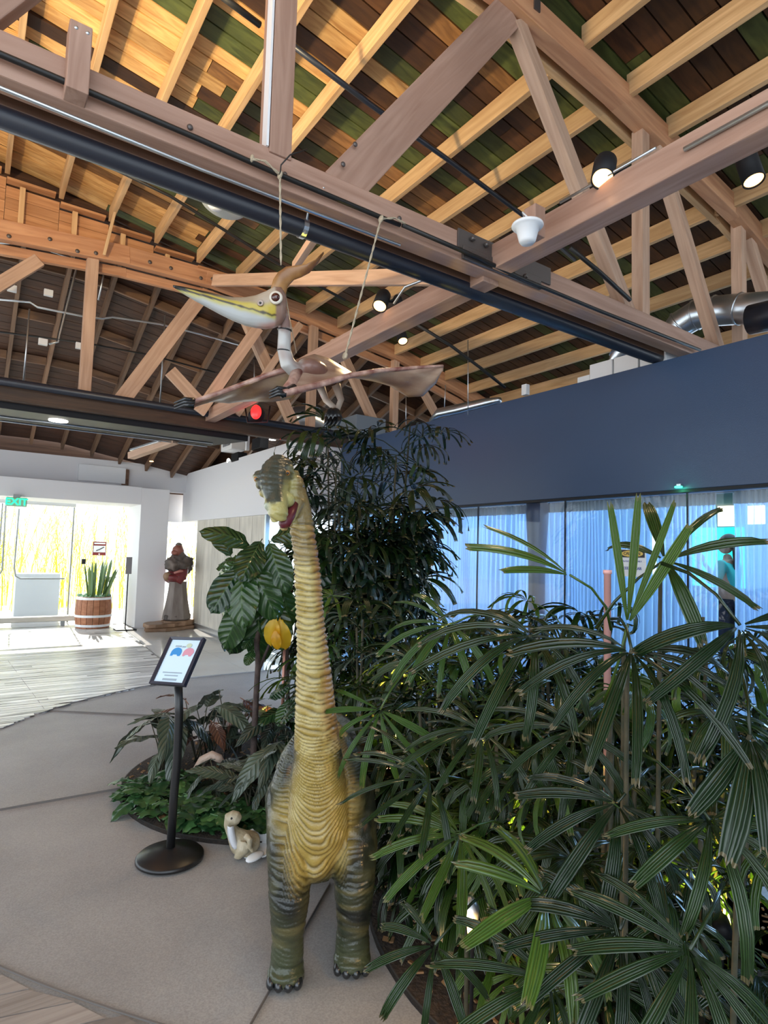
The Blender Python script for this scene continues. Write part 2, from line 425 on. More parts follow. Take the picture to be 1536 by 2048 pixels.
web2(t1,'diagonal_brace',3.56,3.12,2.43,4.60,Y1,.095,.082,'truss_pale')
web2(t1,'post',3.70,3.1,3.70,4.50,Y1,.085,.086,'truss_pale')
web2(t1,'diagonal_brace',4.82,3.05,3.90,4.48,Y1,.075,.09,'truss_pale')
web2(t1,'post',5.12,3.0,5.12,4.32,Y1,.085,.086,'truss_pale')
web2(t1,'diagonal_brace',6.2,3.0,5.28,4.25,Y1,.075,.09,'truss_pale')
web2(t1,'diagonal_brace',3.66,3.1,4.9,4.3,Y1+.1,.07,.04,'darkwood') if False else None
web2(t1,'post',-1.7,3.15,-1.7,4.4,Y1,.10,.1,'truss')
# white strip standing in for daylight on the first post's left face
o=beam('daylight_strip',(.915,Y1-.035,3.17),(.915,Y1-.035,4.6),.010,.05,M['white2'],t1,0,up=(0,1,0))
# block with bolts on the chord (upper left), gusset plates and bolts
blk=P((150,205),Y1-.08)
beam('splice_block',(blk.x,Y1-.085,3.02),(blk.x,Y1-.085,3.26),.07,.085,M['truss'],t1,up=(0,1,0))
mb=MB()
for dx in(-.015,.02): mb.ball((blk.x+dx,Y1-.125,3.235),(.008,.006,.008),8,6)
part(mb,'bolt',M['steel'],t1,True)
M['gusset']=mat('grey_steel_plate',(.13,.115,.11),.45,.6)
mb=MB(); mb.box((2.33,Y1-.056,3.13),(.72,.012,.10)); part(mb,'gusset_plate',M['gusset'],t1,bevel=.002)
mb=MB(); mb.box((2.30,Y1-.062,3.06),(.60,.014,.07)); part(mb,'gusset_plate',M['gusset'],t1,bevel=.002)
for i in range(5):
    for zz in (3.06,3.145):
        mb=MB(); mb.lathe([(.014,0),(.014,.012),(.01,.02),(0,.021)],(2.06+i*.1,Y1-.068,zz),8,axis=(0,-1,0)); part(mb,'bolt',M['gusset'],t1)
mb=MB()
for q in ((1175,22),(1148,12)):
    c=py(q[0]-20,q[1]+0,Y1-.1); 
for x,z in ((.6,3.11),(1.0,3.08),(1.28,3.24),(1.34,3.36),(1.6,3.1),(2.95,4.66),(2.62,4.68)):
    mb.ball((x,Y1-.055,z),(.012,.008,.012),8,6)
part(mb,'bolt',M['gusset'],t1,True)
mb=MB(); c=(2.52,Y1-.085,4.70); mb.box(c,(.05,.008,.07)); part(mb,'anchor_plate',M['gusset'],t1)
# second truss
t2=empty('roof_truss','far timber roof truss at the end of the purlin bays','truss',(2,Y2,3.1))
M['chordwood']=wood('blackish_wood',(.035,.02,.013),(.09,.05,.028),var=.1)  # blackish brown tone for the far truss's bottom chord
beam('bottom_chord',(-3.4,Y2,2.98),(7.4,Y2,2.98),.10,.15,M['chordwood'],t2,.006)
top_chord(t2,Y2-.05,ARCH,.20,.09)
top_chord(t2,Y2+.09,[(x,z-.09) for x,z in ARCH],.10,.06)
for a in ((.915,3.05,.915,4.58,.115,.10),(1.28,3.08,2.1,4.50,.17,.06),(.42,4.42,-.8,3.1,.13,.06),(2.1,3.0,3.6,4.55,.0,.0),(3.62,3.05,3.62,4.52,.11,.09),
          (3.42,3.05,2.62,4.45,.14,.09),(4.80,3.08,3.95,4.42,.12,.09),(4.98,3.08,4.98,4.32,.10,.09),(6.3,3.0,5.35,4.15,.10,.09),(6.6,3.0,6.6,3.9,.09,.09)):
    if a[4]: web2(t2,'post' if a[0]==a[2] else 'diagonal_brace',a[0],a[1],a[2],a[3],Y2,a[4],a[5])
web2(t2,'diagonal_brace',2.55,3.10,3.35,4.42,Y2-.15,.08,.05,'truss_pale')
# boarded end panel between arch and roof, with short studs
mb=MB(); n=12; g=[]
for i in range(14):
    x=-3.2+i*.52*.99
    if x>2.6: break
for r in range(6):
    pass
def arch_z(x):
    for (x0,z0),(x1,z1) in zip(ARCH[:-1],ARCH[1:]):
        if x0<=x<=x1: return z0+(z1-z0)*(x-x0)/(x1-x0)
    return 4.
M['panel']=wood('panel_board',(.38,.17,.07),(.58,.30,.14),var=.12)
k=-7
for k in range(-6,6):
    x0=.09+.482*k; x1=x0+.482
    zt=zp(x1)+.01; zb=arch_z((x0+x1)/2)+.1
    nb=max(1,int(round((zt-zb)/.13)))
    if zt-zb<.05: continue
    for j in range(nb):
        za=zb+(zt-zb)*j/nb; zc=zb+(zt-zb)*(j+1)/nb-.004
        beam('end_board',(x0,Y2-.0,(za+zc)/2),(x1-.004,Y2-.0,(za+zc)/2),.02,zc-za,M['panel'],t2,0,up=(0,0,1))
    beam('end_board',(x0,Y2-.06,zt+.03),(x1-.05,Y2-.06,zt-.0+.03),.10,.025,M['panel'],t2,0)
    beam('stud',((x0+x1)/2-.1,Y2-.05,zb),((x0+x1)/2-.1,Y2-.05,zt),.05,.045,M['purlin'],t2,.002,up=(0,1,0))
# small bolts on the arch
mb=MB()
for q in ((18,472),(100,478),(155,502),(192,506),(300,524),(342,536),(402,556),(425,558)):
    c=py(q[0],q[1],Y2-.1); mb.ball(c,(.022,.012,.022),8,6)
part(mb,'bolt',M['gusset'],t2,True)
# longitudinal tie beam (camera side and far side)
tb=empty('tie_beam','long pinkish timber beam with a bright metal conduit on its side','beam',(2.22,3,3.12))
beam('timber',(2.27,-1.0,3.10),(2.27,Y1-.0,3.10),.12,.14,M['truss'],tb,.006)
beam('timber',(2.27,Y1+.0,3.06),(2.27,Y2,3.06),.12,.14,M['truss'],tb,.006)
mb=MB(); mb.tube([(2.196,-1,3.10),(2.196,1.18,3.10)],.010); part(mb,'conduit',M['steel'],tb,True)
mb=MB(); mb.tube([(2.20,1.3,3.176),(2.20,1.78,3.176)],.006); part(mb,'conduit',M['steel'],tb,True)
mb=MB(); c=px(788,607,2.2); mb.tube([c,c+Vector((.0,-.12,.07)),c+Vector((.06,-.25,.09)),c+Vector((.07,-.5,.09))],.009); part(mb,'conduit',M['steel'],tb,True)
# pale brace plank
br=empty('brace_plank','flat pale whitewashed brace plank behind the flying reptile crest','beam',tuple(py(650,548,4.6)))
a=py(428,561,Y2-.2); b=py(905,553,3.3)
beam('timber',a,b,.05,.13,M['truss_pale'],br,up=(0,0,1))
a=py(615,520,4.4); b=py(720,400,2.7)
br2=empty('brace_plank','steep pale diagonal brace strip below the black pipe','beam',tuple(a))
beam('timber',py(590,532,4.2),py(655,436,3.2),.05,.06,M['truss_pale'],br2)
br3=empty('brace_plank','steep narrow pale brace crossing below the reptile neck','beam',tuple(py(430,760,6.6)))
beam('timber',py(398,825,6.72),py(516,655,6.72),.13,.05,M['truss_pale'],br3,up=(0,1,0))
br4=empty('brace_plank','short bluish grey brace leaning left above the black tube','beam',tuple(py(370,760,6.8)))
beam('timber',py(340,742,6.72),py(405,812,6.72),.14,.05,M['truss_pale'],br4,up=(0,1,0))
br5=empty('brace_plank','slender slat standing on the arched chord of the far truss','beam',tuple(py(220,450,6.8)))
beam('timber',py(208,510,6.85),py(240,382,6.6),.03,.05,M['purlin'],br5,up=(0,1,0))
# ---------- pipes on the near truss ----------
o=MB().tube([(-3.4,Y1+.15,3.005),(4.05,Y1+.15,3.005),(4.35,Y1+.15,3.02)],.046,18).done('fire_pipe',M['pipe'],None,True); tag(o,'thick black pipe running under the near roof truss','pipe')
def mbt(pts,r,seg=8):
    return MB().tube(pts,r,seg)
zc=3.13
o=mbt([P((-60,82),Y1-.08)]+[P(q,Y1-.075) for q in ((0,108),(200,193),(400,279),(560,350),(760,434),(800,450))],.011).done('power_cable',M['cable'],None,True); tag(o,'black cable along the face of the near truss, left run','cable')
o=mbt([P(q,Y1-.085) for q in ((805,450),(955,515),(1050,560),(1200,622),(1400,700))],.011).done('power_cable',M['cable'],None,True); tag(o,'black cable along the near truss, right run past the bolted plates','cable')
o=mbt([P(q,Y1-.04) for q in ((-40,156),(0,175),(400,338),(800,490))],.007).done('steel_conduit',M['steel'],None,True); tag(o,'thin shiny conduit between the near truss and the black pipe','conduit')
h=P((614,410),Y1+.1)
hg=empty('pipe_hanger','galvanised hanger ring holding the thick black pipe','hanger',tuple(h))
mb=MB(); mb.tube([(1.19,Y1-.05,3.10),(1.19,Y1+.1,3.05),(1.19,Y1+.12,2.96)],.006); part(mb,'rod',M['steel'],hg,True)
mb=MB(); mb.lathe([(.050,-.012),(.050,.012),(.0465,.012),(.0465,-.012)],(1.19,Y1+.15,3.005),20,axis=(1,0,0)); part(mb,'ring',M['steel'],hg)
# ---------- far truss tube, conduits and black soffit ----------
o=mbt([(-3.4,Y2-.12,3.07),(4.2,Y2-.12,3.07),(7,Y2-.12,3.07)],.042,14).done('fire_pipe',M['pipe'],None,True); tag(o,'black tube running along the far truss','pipe')
so=empty('ceiling_soffit','flat black suspended soffit below the far truss','soffit',(0,7.5,2.85))
sx=fz(440,893,2.86)
mb=MB(); mb.prism([(-3.4,7.06),(sx.x+.1,7.06),(sx.x-.15,7.75),(-3.4,7.75)],2.84,2.93); part(mb,'panel',M['black'],so,bevel=.01)
for z,y_ in ((2.835,7.72),(2.845,7.5)):
    mb=MB(); mb.tube([(-3.4,y_,z-.012),(sx.x-.2,y_,z-.012)],.009,8); part(mb,'conduit',M['steel'],so,True)
mb=MB(); mb.lathe([(.095,0),(.095,-.012),(.08,-.014),(0,-.014)],(.72,7.33,2.842),24); part(mb,'downlight',M['coolglow'],so,True)
lamp('downlight_light','SPOT',(.72,7.33,2.81),25,(1,.95,.88),.07,target=(.72,7.33,0),spot=2.0)
# ---------- walls ----------
wr=empty('wall_right','slate blue fascia above the curtained glass',None,kind='structure')
mb=MB(); mb.box(((XD+XD+.2)/2,(YJ-1.6)/2,(ZF+ZH)/2),(.2,YJ+1.6,ZF-ZH)); part(mb,'fascia',M['navy'],wr,bevel=.004)
mb=MB(); mb.box((XD+.02,(YJ-1.6)/2,ZH-.012),(.06,YJ+1.6,.02)); part(mb,'glass_head_channel',M['black'],wr)
wb=empty('wall_back_right','white fascia returning over the timber panels and window',None,kind='structure')
mb=MB(); mb.box(((XW+XD)/2+.05,(YJ+12.2)/2,(ZF+ZH)/2),(XD-XW+.1,12.2-YJ,ZF-ZH)); part(mb,'fascia',M['white'],wb,bevel=.003)
# timber panels y 8.2..11.2
M['board']=wood('pale_wall_board',(.44,.41,.36),(.62,.58,.50),var=.12,grain=10,bump=.15)
edges=[8.12,8.62,9.15,9.75,10.4,10.85,11.3]
for a,b in zip(edges[:-1],edges[1:]):
    beam('wall_panel',(XW+.05,(a+b)/2,.0),(XW+.05,(a+b)/2,ZH),.03,b-a-.012,M['board'],wb,.002,up=(0,1,0))
mb=MB(); mb.box((XW+.05,9.7,.05),(.06,3.2,.1)); part(mb,'skirting',M['steel'],wb)
# window toward bright outside between jog and panels, and beyond
wn=empty('window_1','bright glazed opening right of the timber panels',None,kind='structure')
M['glass']=None
def glass():
    m,nt,b=newmat('clear_glass'); nt.nodes.remove(b); L=nt.links.new; out=[n for n in nt.nodes if n.type=='OUTPUT_MATERIAL'][0]
    t=N(nt,'ShaderNodeBsdfTransparent'); t.inputs[0].default_value=(.93,.96,.97,1); g=N(nt,'ShaderNodeBsdfGlossy'); g.inputs['Roughness'].default_value=.02
    fr=N(nt,'ShaderNodeFresnel'); fr.inputs[0].default_value=1.45; mx=N(nt,'ShaderNodeMixShader'); ge=N(nt,'ShaderNodeNewGeometry'); iv=N(nt,'ShaderNodeMath',operation='SUBTRACT'); iv.inputs[0].default_value=1; L(ge.outputs['Backfacing'],iv.inputs[1]); mm=N(nt,'ShaderNodeMath',operation='MULTIPLY'); L(fr.outputs[0],mm.inputs[0]); L(iv.outputs[0],mm.inputs[1]); L(mm.outputs[0],mx.inputs[0]); L(t.outputs[0],mx.inputs[1]); L(g.outputs[0],mx.inputs[2]); L(mx.outputs[0],out.inputs[0]); return m
M['glass']=glass()
mb=MB(); mb.box((XW+.05,7.55,1.0),(.012,1.1,2.0)); part(mb,'pane',M['glass'],wn)
for yy in (7.0,8.1): 
    mb=MB(); mb.box((XW+.05,yy,1.0),(.06,.05,2.0)); part(mb,'window_frame',M['steel'],wn)
mb=MB(); mb.box((XW+.05,7.55,.03),(.06,1.1,.06)); part(mb,'window_frame',M['steel'],wn)
# jog return, glass corner
# far portal
YP=11.5
pt=empty('wall_far','white portal frame around the glass entrance',None,kind='structure')
mb=MB(); mb.box((2.80,YP+.5,1.28),(.50,1.0,2.56)); part(mb,'portal_column',M['white'],pt,bevel=.004)
mb=MB(); mb.box((-.45,YP+.5,2.41),(6.0,1.0,.32)); part(mb,'portal_header',M['white'],pt,bevel=.004)
mb=MB(); mb.box((0,YP+.62,2.82),(9.5,.2,.5)); part(mb,'upper_wall',M['white'],pt)
mb=MB(); mb.box((2.35,YP+.50,2.78),(.12,.04,.3)); part(mb,'dark_recess',M['darkwood'],pt)
mb=MB(); mb.box((1.95,YP+.49,2.80),(.8,.04,.3)); part(mb,'upper_panel',M['white2'],pt,bevel=.003)
# left side wall with tall windows (outside the frame; lets the daylight in)
wk=empty('wall_back','added unseen white wall blocking light from behind the viewer',None,kind='structure')  # unseen wall, added to cut off light coming from behind the viewer
mb=MB(); mb.box((2.6,-1.7,2.4),(3.4,.15,4.8)); part(mb,'plaster',M['white'],wk)
wl=empty('wall_left','white side wall of tall daylight openings',None,kind='structure')
for yy in (-.2,2.6,5.4,8.2,11.0): mb=MB(); mb.box((-3.5,yy,1.6),(.2,.3,3.4)); part(mb,'pier',M['white'],wl)
mb=MB(); mb.box((-3.5,5.3,4.1),(.2,13,1.1)); part(mb,'lintel',M['white'],wl)
# entrance glazing
dr1=empty('door_1','frameless glass entrance doors and side light',None,kind='structure')
YG=YP+1.35
def pane(x0,x1,z0,z1): mb=MB(); mb.box(((x0+x1)/2,YG,(z0+z1)/2),(x1-x0,.012,z1-z0)); part(mb,'pane',M['glass'],dr1)
M['frame']=mat('brushed_frame',(.30,.32,.32),.4,.5)
def pxy(x,y): return py(x,y,YG)
for a,b in ((-1.6,.45),(.47,1.62),(1.64,2.5)): pane(a,b,.02,2.2)
mb=MB(); mb.box((.9,YG-.03,2.24),(1.5,.08,.07)); part(mb,'door_closer_rail',M['frame'],dr1)
for x in (.46,1.63): mb=MB(); mb.box((x,YG,1.1),(.022,.03,2.2)); part(mb,'stile',M['frame'],dr1)
a=[pxy(38,1018),pxy(28,1135),pxy(31,1152),pxy(40,1157),pxy(128,1157)]
mb=MB(); mb.tube([p+Vector((0,-.05,0)) for p in a],.014,8); part(mb,'door_handle',M['frame'],dr1,True)
a=[pxy(12,1003),pxy(4,1140),pxy(-6,1156),pxy(-60,1156)]
mb=MB(); mb.tube([p+Vector((0,-.05,0)) for p in a],.014,8); part(mb,'door_handle',M['frame'],dr1,True)
mb=MB(); c=pxy(167,1123); mb.box(c+Vector((0,-.02,0)),(.07,.03,.10)); part(mb,'card_reader',M['black'],dr1)
# wall_back glazing beyond the portal at right gap: side window
wg=empty('window_2','narrow tall side window beside the portal column',None,kind='structure')
mb=MB(); mb.box((3.28,12.5,1.0),(.5,.012,2.0)); part(mb,'pane',M['glass'],wg)
mb=MB(); mb.box((3.3,12.5,2.5),(.6,.1,1.0)); part(mb,'window_head',M['white'],wg)
# ================= OUTSIDE =================
def leafmat(name,c,c2,rough=.35,trans=.0,scale=3,rib=0,coat=0,back=None,vein=0):
    m,nt,b=newmat(name); L=nt.links.new
    tc=N(nt,'ShaderNodeTexCoord'); oi=N(nt,'ShaderNodeObjectInfo')
    n=N(nt,'ShaderNodeTexNoise'); n.inputs['Scale'].default_value=scale; L(tc.outputs['Object'],n.inputs['Vector'])
    ad=N(nt,'ShaderNodeMath',operation='ADD'); L(n.outputs[0],ad.inputs[0]); L(oi.outputs['Random'],ad.inputs[1])
    mu=N(nt,'ShaderNodeMath',operation='MULTIPLY'); mu.inputs[1].default_value=.5; L(ad.outputs[0],mu.inputs[0])
    r=N(nt,'ShaderNodeValToRGB'); r.color_ramp.elements[0].position=.25; r.color_ramp.elements[1].position=.75
    r.color_ramp.elements[0].color=c4(c); r.color_ramp.elements[1].color=c4(c2); L(mu.outputs[0],r.inputs[0]); L(r.outputs[0],b.inputs['Base Color'])
    b.inputs['Roughness'].default_value=rough; b.inputs['Specular IOR Level'].default_value=.6
    if rib or vein:
        uv=N(nt,'ShaderNodeUVMap'); sx=N(nt,'ShaderNodeSeparateXYZ'); L(uv.outputs[0],sx.inputs[0])
        def mth(op,a,bb=None):
            n_=N(nt,'ShaderNodeMath',operation=op)
            for i_,q in enumerate((a,bb)):
                if q is None: continue
                if isinstance(q,(int,float)): n_.inputs[i_].default_value=q
                else: L(q,n_.inputs[i_])
            return n_.outputs[0]
        if rib:
            h=mth('ABSOLUTE',mth('SINE',mth('MULTIPLY',sx.outputs[0],PI*rib)))
            tipm=mth('GREATER_THAN',sx.outputs[1],.965)
            mxt=N(nt,'ShaderNodeMixRGB'); L(mth('MULTIPLY',tipm,.45),mxt.inputs[0]); L(r.outputs[0],mxt.inputs[1]); mxt.inputs[2].default_value=(.28,.20,.10,1)
            mxr=N(nt,'ShaderNodeMixRGB',blend_type='MULTIPLY'); mxr.inputs[0].default_value=.30; L(mxt.outputs[0],mxr.inputs[1]); L(h,mxr.inputs[2]); L(mxr.outputs[0],b.inputs['Base Color']); dist=.004
        else:
            s_=mth('ABSOLUTE',mth('SUBTRACT',mth('MULTIPLY',sx.outputs[0],2.0),1.0))
            ph=mth('FRACT',mth('MULTIPLY',mth('SUBTRACT',sx.outputs[1],mth('MULTIPLY',s_,.22)),float(vein)))
            d1=mth('MULTIPLY',mth('ABSOLUTE',mth('SUBTRACT',ph,.5)),2.0)
            side=mth('GREATER_THAN',d1,.86); mid=mth('LESS_THAN',s_,.05); vv=mth('MAXIMUM',side,mid)
            mxr=N(nt,'ShaderNodeMixRGB'); L(mth('MULTIPLY',vv,.38),mxr.inputs[0]); L(r.outputs[0],mxr.inputs[1]); mxr.inputs[2].default_value=(min(1,c2[0]*3.2),min(1,c2[1]*2.4),min(1,c2[2]*3),1); L(mxr.outputs[0],b.inputs['Base Color'])
            h=mth('SUBTRACT',mth('MULTIPLY',mth('SINE',mth('MULTIPLY',d1,PI/2)),-1.0),mth('MULTIPLY',mid,.5)); dist=.012
        bp=N(nt,'ShaderNodeBump'); bp.inputs['Strength'].default_value=.7 if rib else .4; bp.inputs['Distance'].default_value=dist; L(h,bp.inputs['Height']); L(bp.outputs[0],b.inputs['Normal'])
    if coat: b.inputs['Coat Weight'].default_value=coat; b.inputs['Coat Roughness'].default_value=.2
    if trans:
        out=[q for q in nt.nodes if q.type=='OUTPUT_MATERIAL'][0]; tr=N(nt,'ShaderNodeBsdfTranslucent'); mx=N(nt,'ShaderNodeMixShader'); mx.inputs[0].default_value=trans
        hs=N(nt,'ShaderNodeHueSaturation'); hs.inputs['Value'].default_value=2.2; hs.inputs['Hue'].default_value=.47; L(r.outputs[0],hs.inputs['Color']); L(hs.outputs[0],tr.inputs[0])
        L(b.outputs[0],mx.inputs[1]); L(tr.outputs[0],mx.inputs[2]); L(mx.outputs[0],out.inputs[0])
    return m
M['bamboo']=leafmat('sunlit_bamboo',(.38,.42,.07),(.68,.66,.22),.5,.45)
br_=random.Random(5)
def bamboo_meshes():
    out=[]
    for s in range(3):
        q=random.Random(s+50); mb=MB()
        for k in range(26):
            # arching stems with long leaves
            x=q.uniform(-.4,.4); y=q.uniform(-.3,.3); h=q.uniform(1.6,3.6); lx=q.uniform(-.8,.8); ly=q.uniform(-.5,.3)
            pts=[Vector((x+lx*t*t,y+ly*t*t,h*t*(1-.18*t))) for t in (0,.33,.66,1)]
            mb.tube(pts,[.011,.009,.006,.003],3)
            for j in range(22):
                t=.15+.85*j/22; p=Vector((x+lx*t*t,y+ly*t*t,h*t*(1-.18*t)))
                a=q.uniform(0,2*PI); L_=q.uniform(.16,.34); d=Vector((math.cos(a),math.sin(a),q.uniform(-.9,.3))); sd=Vector((-math.sin(a),math.cos(a),0))*.012
                v=[mb.b.verts.new(p),mb.b.verts.new(p+d*L_*.4+sd),mb.b.verts.new(p+d*L_+Vector((0,0,-.05))),mb.b.verts.new(p+d*L_*.4-sd)]
                mb.b.faces.new(v)
        out.append(mb.mesh('bamboo_foliage',M['bamboo']))
    return out
bam=bamboo_meshes()
BPL=['behind the far left glass door leaf','behind the white pedestal outside','behind the card reader on the glass','behind the snake plant barrel','in the gap right of the portal column','nearest the timber panel wall','beyond the left door handle','seen past the carved statue','highest, behind the red and white sign','behind the exit sign']
places=['behind the left glass door leaf','behind the middle of the entrance glass','behind the right half of the glass door','behind the snake plant barrel','seen in the narrow gap beside the statue','at the far left behind the door handle']
for i,(x,y) in enumerate([(-.9,16.0),(.1,16.3),(1.1,15.6),(2.0,15.9),(3.2,15.3),(3.9,16.2),(-2,16.3),(4.9,15.4),(2.6,17.0),(.6,17.2)]):
    o=link('bamboo_clump',bam[i%3]); o.location=(x,y,-.02); o.rotation_euler=(0,0,i*1.3); o.scale=(1.1,1.1,.95+.1*(i%3))
    tag(o,'sunlit yellow green bamboo clump '+BPL[i],'plant','bamboo beyond the entrance')
# white box bench / planter outside and white slab
o=MB(); o.box((1.15,13.6,.45),(.75,.5,.9)); o=o.done('pedestal',M['white'],None,bevel=.01); tag(o,'white block pedestal outside the left entrance door','pedestal')
b0=fz(-10,1257); b1=fz(133,1253)
bn=empty('bench','low pale bench at the foot of the entrance doors','bench',(b0.x,b0.y,0))
mb=MB(); mb.box(((b0.x+b1.x)/2,12.36,.14),(b1.x-b0.x+.5,.22,.09)); part(mb,'seat',M['board'],bn,bevel=.015)
for x in (b0.x-.15,b1.x-.05): mb=MB(); mb.box((x,12.36,.05),(.05,.18,.1)); part(mb,'leg',M['frame'],bn)
# round sanitiser post outside glass
q=py(220,1156,12.2)
st=empty('ash_stand','slim grey post with flat white dish beside the barrel planter','stand',(q.x,12.2,0))
mb=MB(); mb.lathe([(.02,0),(.02,q.z-.03)],(q.x,12.2,0),10); part(mb,'post',M['frame'],st)
mb=MB(); mb.lathe([(.03,q.z-.05),(.11,q.z),(.11,q.z+.03),(0,q.z+.03)],(q.x,12.2,0),16); part(mb,'dish',M['white2'],st,True)
# ---------- barrel planter ----------
B=Vector((1.93,11.95,0))
bp=empty('barrel_planter','wooden half barrel with pale hoops planted with snake plants','planter',tuple(B))
M['barrel']=wood('barrel_stave',(.30,.11,.05),(.45,.20,.10),var=.15,grain=14)
RB=.29; HB=.56
def rb(z): return RB*(1-.10*((z-HB*.55)/(HB*.55))**2)
for k in range(18):
    a0=2*PI*k/18+.01; a1_=2*PI*(k+1)/18-.01; mb=MB(); g=[]
    for z in (0,.14,.28,.42,HB): g.append([Vector((rb(z)*math.cos(a),rb(z)*math.sin(a),z)) for a in (a0,(a0+a1_)/2,a1_)])
    mb.quadgrid(g); mb.done('stave',M['barrel'],bp,solid=.025)
for z in (.05,.22,.53):
    mb=MB(); mb.lathe([(rb(z)+.012,z-.022),(rb(z)+.022,z-.02),(rb(z)+.022,z+.02),(rb(z)+.012,z+.022)],(0,0,0),28); mb.done('hoop',M['white2'],bp)
mb=MB(); mb.lathe([(RB*.9,.49),(0,.50)],(0,0,0),20); 
M['soil']=mat('dark_soil',(.025,.017,.012),.9,c2=(.07,.045,.03),scale=30,bump=.8,bscale=60)
mb.done('soil',M['soil'],bp)
M['snake']=leafmat('snake_plant',(.08,.16,.05),(.22,.34,.10),.4)
sn=random.Random(3)
sp=empty('snake_plant','tall upright snake plant leaves growing in the wooden barrel','plant',(B.x,B.y,.49))
for k in range(22):
    a=sn.uniform(0,2*PI); r=sn.uniform(0,.2); h=sn.uniform(.4,.75); le=Vector((math.cos(a)*r,math.sin(a)*r,0)); tip=le*2.0+Vector((sn.uniform(-.04,.04),0,h))
    mb=MB(); g=[]; a2=sn.uniform(0,PI); sd=Vector((math.cos(a2),math.sin(a2),0))
    for t in (0,.3,.6,.85,1): 
        wdt=.032*(1-.2*t) if t<1 else .002; c=le.lerp(tip,t); g.append([c-sd*wdt,c+Vector((sd.y,-sd.x,0))*wdt*.4,c+sd*wdt])
    mb.quadgrid(g); mb.done('leaf',M['snake'],sp,True,solid=.004)
M['succ']=leafmat('succulent',(.12,.30,.14),(.3,.5,.3),.5)
ss=empty('succulent','low pale green succulent rosettes on the barrel rim','plant',(B.x,B.y,.51))
for k in range(30):
    a=sn.uniform(0,2*PI); r=sn.uniform(.14,.25); mb=MB(); mb.ball((r*math.cos(a),r*math.sin(a),.02+sn.uniform(0,.05)),(.05,.022,.03),8,5,rot=Matrix.Rotation(a,3,'Z')); mb.done('leaf',M['succ'],ss,True)
# ---------- exit sign ----------
q=py(33,1004,YP-.06)
ex=empty('exit_sign','green lit EXIT sign hanging under the white portal header','sign',tuple(q))
M['exitg']=mat('exit_green',(.0,.3,.1),.5,emit=(.02,.9,.28),es=1.6); M['exitpanel']=mat('exit_panel',(.35,.55,.42),.3)
mb=MB(); mb.box((0,0,0),(.30,.03,.15)); mb.done('panel',M['exitpanel'],ex,bevel=.02)
mb=MB(); mb.box((0,.02,.10),(.10,.06,.05)); mb.done('canopy',M['frame'],ex)
text('EXIT',.155,M['exitg'],ex,WM(ex)@frameM((0,-.018,0),(1,0,0),(0,0,1)),ext=.002,bold=.004)
# ---------- no weapon sign on glass ----------
q=py(199,1097,YG-.01)
ns=empty('warning_sign','small red and white prohibition sign stuck on the entrance glass','sign',tuple(q))
M['signred']=mat('sign_red',(.22,.03,.03),.5); M['paper']=mat('sign_paper',(.82,.84,.86),.5); M['ink']=mat('ink_dark',(.03,.03,.04),.5)
mb=MB(); mb.box((0,0,0),(.24,.006,.27)); mb.done('plate',M['signred'],ns,bevel=.002)
mb=MB(); mb.box((0,-.005,-.01),(.215,.004,.13)); mb.done('white_field',M['paper'],ns)
mb=MB(); mb.tube([(-.06,-.01,-.045),(0,-.01,-.02),(.08,-.01,.03)],.008,6); mb.done('symbol',M['ink'],ns)
mb=MB(); mb.box((0,-.005,.10),(.20,.004,.03)); mb.done('header_text_bar',M['paper'],ns)
mb=MB(); mb.lathe([(.015,0),(.0,.004)],(0,-.003,-.11),12,axis=(0,-1,0)); mb.done('emblem',M['paper'],ns)
# black sign stand by column
q=fz(250,1260)
sg=empty('sign_stand','thin black stand with a grey card beside the portal column','stand',(q.x,q.y,0))
mb=MB(); mb.box((0,0,.012),(.34,.26,.02)); mb.done('base',M['black'],sg,bevel=.004)
mb=MB(); mb.tube([(.0,0,.02),(.0,0,1.02)],.010,8); mb.done('pole',M['black'],sg)
mb=MB(); mb.box((-.0,-.02,1.14),(.10,.012,.30)); mb.done('card',mat('grey_card',(.22,.21,.22),.5),sg,bevel=.002)
# ---------- carved statue on driftwood base ----------
q=fz(345,1256)
stt=empty('carved_statue','dark carved wooden eagle-like statue with red bands on a slab base','statue',(q.x-.04,q.y-.12,0),rz=.5)
M['carve']=mat('carved_dark_wood',(.05,.04,.035),.6,c2=(.17,.13,.11),scale=6,bump=1,bscale=14,stretch=(1,1,.4))
M['carvelt']=mat('carved_grey_wood',(.13,.10,.085),.6,c2=(.26,.22,.19),scale=5,bump=1,bscale=14,stretch=(1,1,.3))
M['slabw']=mat('driftwood_slab',(.16,.09,.05),.5,c2=(.36,.22,.13),scale=3,bump=.6,bscale=12)
M['redband']=mat('dark_red_paint',(.12,.012,.015),.4,c2=(.2,.03,.03),scale=8)
sr=random.Random(9)
def blobpoly(rx,ry,n=22,j=.12,seed=0):
    q=random.Random(seed); return [(rx*(1+q.uniform(-j,j))*math.cos(2*PI*k/n),ry*(1+q.uniform(-j,j))*math.sin(2*PI*k/n)) for k in range(n)]
mb=MB(); mb.prism(blobpoly(.56,.30,seed=1),0,.06); mb.done('base_slab',M['slabw'],stt,bevel=.015)
mb=MB(); mb.prism([(x-.12,y+.05) for x,y in blobpoly(.42,.28,seed=4)],.06,.13); mb.done('base_slab',M['slabw'],stt,bevel=.015)
mb=MB(); mb.prism([(x+.12,y) for x,y in blobpoly(.33,.22,seed=2)],.06,.16); mb.done('base_slab',M['slabw'],stt,bevel=.02)
mb=MB(); mb.prism([(x+.10,y) for x,y in blobpoly(.26,.2,seed=3)],.16,.26); mb.done('base_root',M['carve'],stt,bevel=.02)
